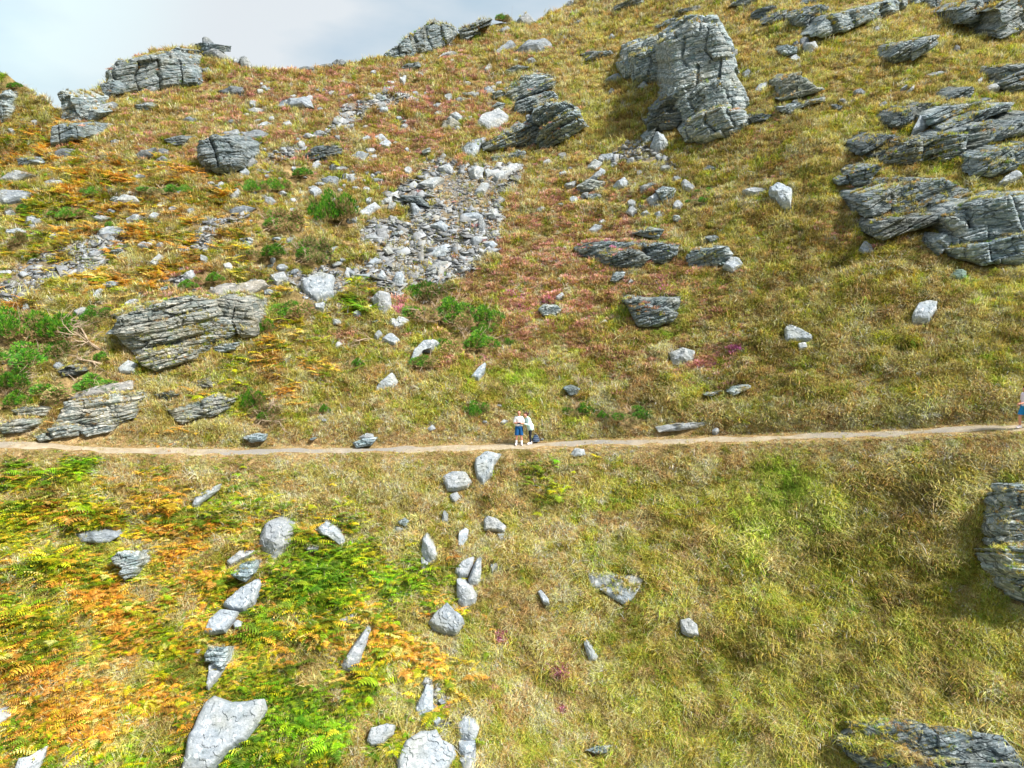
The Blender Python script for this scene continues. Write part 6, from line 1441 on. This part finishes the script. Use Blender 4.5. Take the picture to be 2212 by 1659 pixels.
T = [((-.10, -.09, 1.31), (.10, -.09, 1.31), .118, .118, .85, (0, 1, 0)), ((0, .02, .86), (0, -.08, 1.26), .200, .165, .82, (0, 1, 0)), ((0, .07, .80), (0, .04, .95), .17, .19, .9, (0, 1, 0)), ((0, -.10, 1.36), (0, -.15, 1.42), .075, .066)]
for sd in (-1, 1): a_, b_, c_ = ARM[sd]; T += [(a_, b_, .075, .066), (b_, tuple(Vector(b_).lerp(Vector(c_), .75)), .062, .045)]
fused("jacket", T, M_MINT, wom, .010, 4, [((0, 0, .74), (0, .25, -1)), ])
T = [((-.05, .02, .88), (.05, .02, .88), .135, .135, .9, (0, 1, 0))]
for sd in (-1, 1): T += [((.08 * sd, .02, .86), (.085 * sd, .03 - .04 * sd, .47), .098, .062), ((.085 * sd, .03 - .04 * sd, .47), (.085 * sd, .06 - .05 * sd, .12), .060, .042)]
fused("leggings", T, M_BLACK, wom, .009, 3)
for sd in (-1, 1): shoe(wom, (.085 * sd, .06 - .05 * sd, .085), (.09 * sd, -.2, 0))
fused("hair", [((0, -.19, 1.62), (0, -.235, 1.63), .088, .074, .95, (1, 0, 0)), ((0, -.15, 1.585), (0, -.14, 1.54), .078, .062), ((0, -.075, 1.63), (0, -.055, 1.60), .035, .03)], M_HAIR, wom, .008, 3)
face_parts(fr, wom)

# ---- backpack on the ground beside her
p = hit1(1157, 956.5)
bag = empty("backpack", (p[0], p[1] - .02, p[2])); tag(bag, "dark blue grey backpack standing on the ground behind the woman", "backpack"); bag.rotation_euler = (-.12, .12, .35)
fused("bag_body", [((-.06, 0, .17), (.06, 0, .17), .15, .15, .7, (0, 1, 0)), ((-.04, .02, .30), (.04, .02, .32), .11, .10, .75, (0, 1, 0))], M_BAG, bag, .010, 4, [((0, 0, .02), (0, 0, -1))])
fused("front_pocket", [((-.06, -.10, .14), (.06, -.10, .14), .075, .075, .7, (0, 1, 0))], M_BAG, bag, .009, 3)
for k_ in range(3):
    T = []
    for q in range(8):
        a0, a1 = math.pi * (q / 8), math.pi * ((q + 1) / 8); R0 = .205 - .02 * k_; z0 = .06 + .085 * k_
        T.append(((R0 * math.cos(a0), -.02 - .14 * math.sin(a0), z0 + .05 * math.sin(a0)), (R0 * math.cos(a1), -.02 - .14 * math.sin(a1), z0 + .05 * math.sin(a1)), .011, .011))
    fused("compression_strap", T, M_STRAP, bag, .006, 1)
fused("carry_handle", [((-.04, .05, .42), (-.02, .05, .455), .010, .010), ((-.02, .05, .455), (.02, .05, .455), .010, .010), ((.02, .05, .455), (.04, .05, .42), .010, .010)], M_DARK, bag, .005, 1)

# ---- walker at the right edge
p = hit1(2209, 927)
wlk = empty("person", (p[0], p[1], p[2] + .02)); tag(wlk, "dark haired walker in lilac t-shirt and bright blue shorts stepping in from the right edge", "person")
wlk.rotation_euler = (0, 0, math.radians(-80)); wlk.scale = (.98, .98, .98)
hd, fr = head_prims((0, -.10, 1.60), (0, -.92, -.40), (0, 0, 1))
B = hd + [((0, -.02, 1.42), (0, -.07, 1.53), .055, .052), ((-.095, -.01, 1.34), (.095, -.01, 1.34), .108, .108, .8, (0, 1, 0)), ((0, .01, 1.05), (0, 0, 1.30), .140, .150, .74, (0, 1, 0)), ((-.05, .02, .90), (.05, .02, .90), .13, .13, .9, (0, 1, 0)), ((0, .02, .92), (0, .0, 1.1), .14, .135, .8, (0, 1, 0))]
ARM = {1: ((.165, -.01, 1.38), (.20, -.16, 1.13), (.15, -.40, 1.06)), -1: ((-.165, 0, 1.38), (-.21, .05, 1.10), (-.20, -.12, .92))}
for sd in (-1, 1):
    a_, b_, c_ = ARM[sd]; B += [(a_, b_, .056, .042), (b_, c_, .040, .027)]; hand(B, c_, tuple((Vector(c_) - Vector(b_)).normalized()), (-sd, 0, -.3), sd, .7, .95)
LEG = {-1: ((-.085, .02, .88), (-.09, -.10, .48), (-.09, -.05, .09)), 1: ((.085, .02, .88), (.09, .06, .47), (.09, .38, .27))}
for sd in (-1, 1):
    a_, b_, c_ = LEG[sd]; B += [(a_, b_, .092, .057), (b_, c_, .054, .036), (c_, tuple(Vector(c_) + Vector((0, -.11, -.03) if sd < 0 else (0, .02, -.12))), .036, .032)]
fused("body", B, M_SKIN, wlk, .0065, 3)
T = [((-.10, 0, 1.35), (.10, 0, 1.35), .118, .118, .84, (0, 1, 0)), ((0, .02, .90), (0, 0, 1.30), .172, .172, .78, (0, 1, 0))]
for sd in (-1, 1): a_, b_, c_ = ARM[sd]; T += [(a_, tuple(Vector(a_).lerp(Vector(b_), .8)), .074, .072)]
fused("t_shirt", T, M_LILAC, wlk, .010, 4, [((0, 0, .88), (0, -.25, -1)), ((0, 0, 1.455), (0, 0, 1))])
T = [((-.04, .02, .90), (.04, .02, .90), .152, .152, .9, (0, 1, 0))]
for sd in (-1, 1): a_, b_, c_ = LEG[sd]; T += [(a_, b_, .115, .105)]
fused("shorts", T, M_BLUE, wlk, .010, 3, [((0, 0, .57), (0, 0, -1)), ((0, 0, .97), (0, 0, 1))])
shoe(wlk, (-.09, -.04, .085), (-.09, -.3, 0))
fused("shoe", [((.09, .40, .25), (.09, .42, .12), .050, .042)], M_SHOE, wlk, .008, 3)
fused("hair", [((0, -.045, 1.66), (0, -.105, 1.69), .094, .080, .95, (1, 0, 0)), ((0, .0, 1.62), (0, .045, 1.48), .088, .060), ((0, .05, 1.5), (0, .08, 1.40), .055, .03)], M_DHAIR, wlk, .008, 3)
face_parts(fr, wlk)
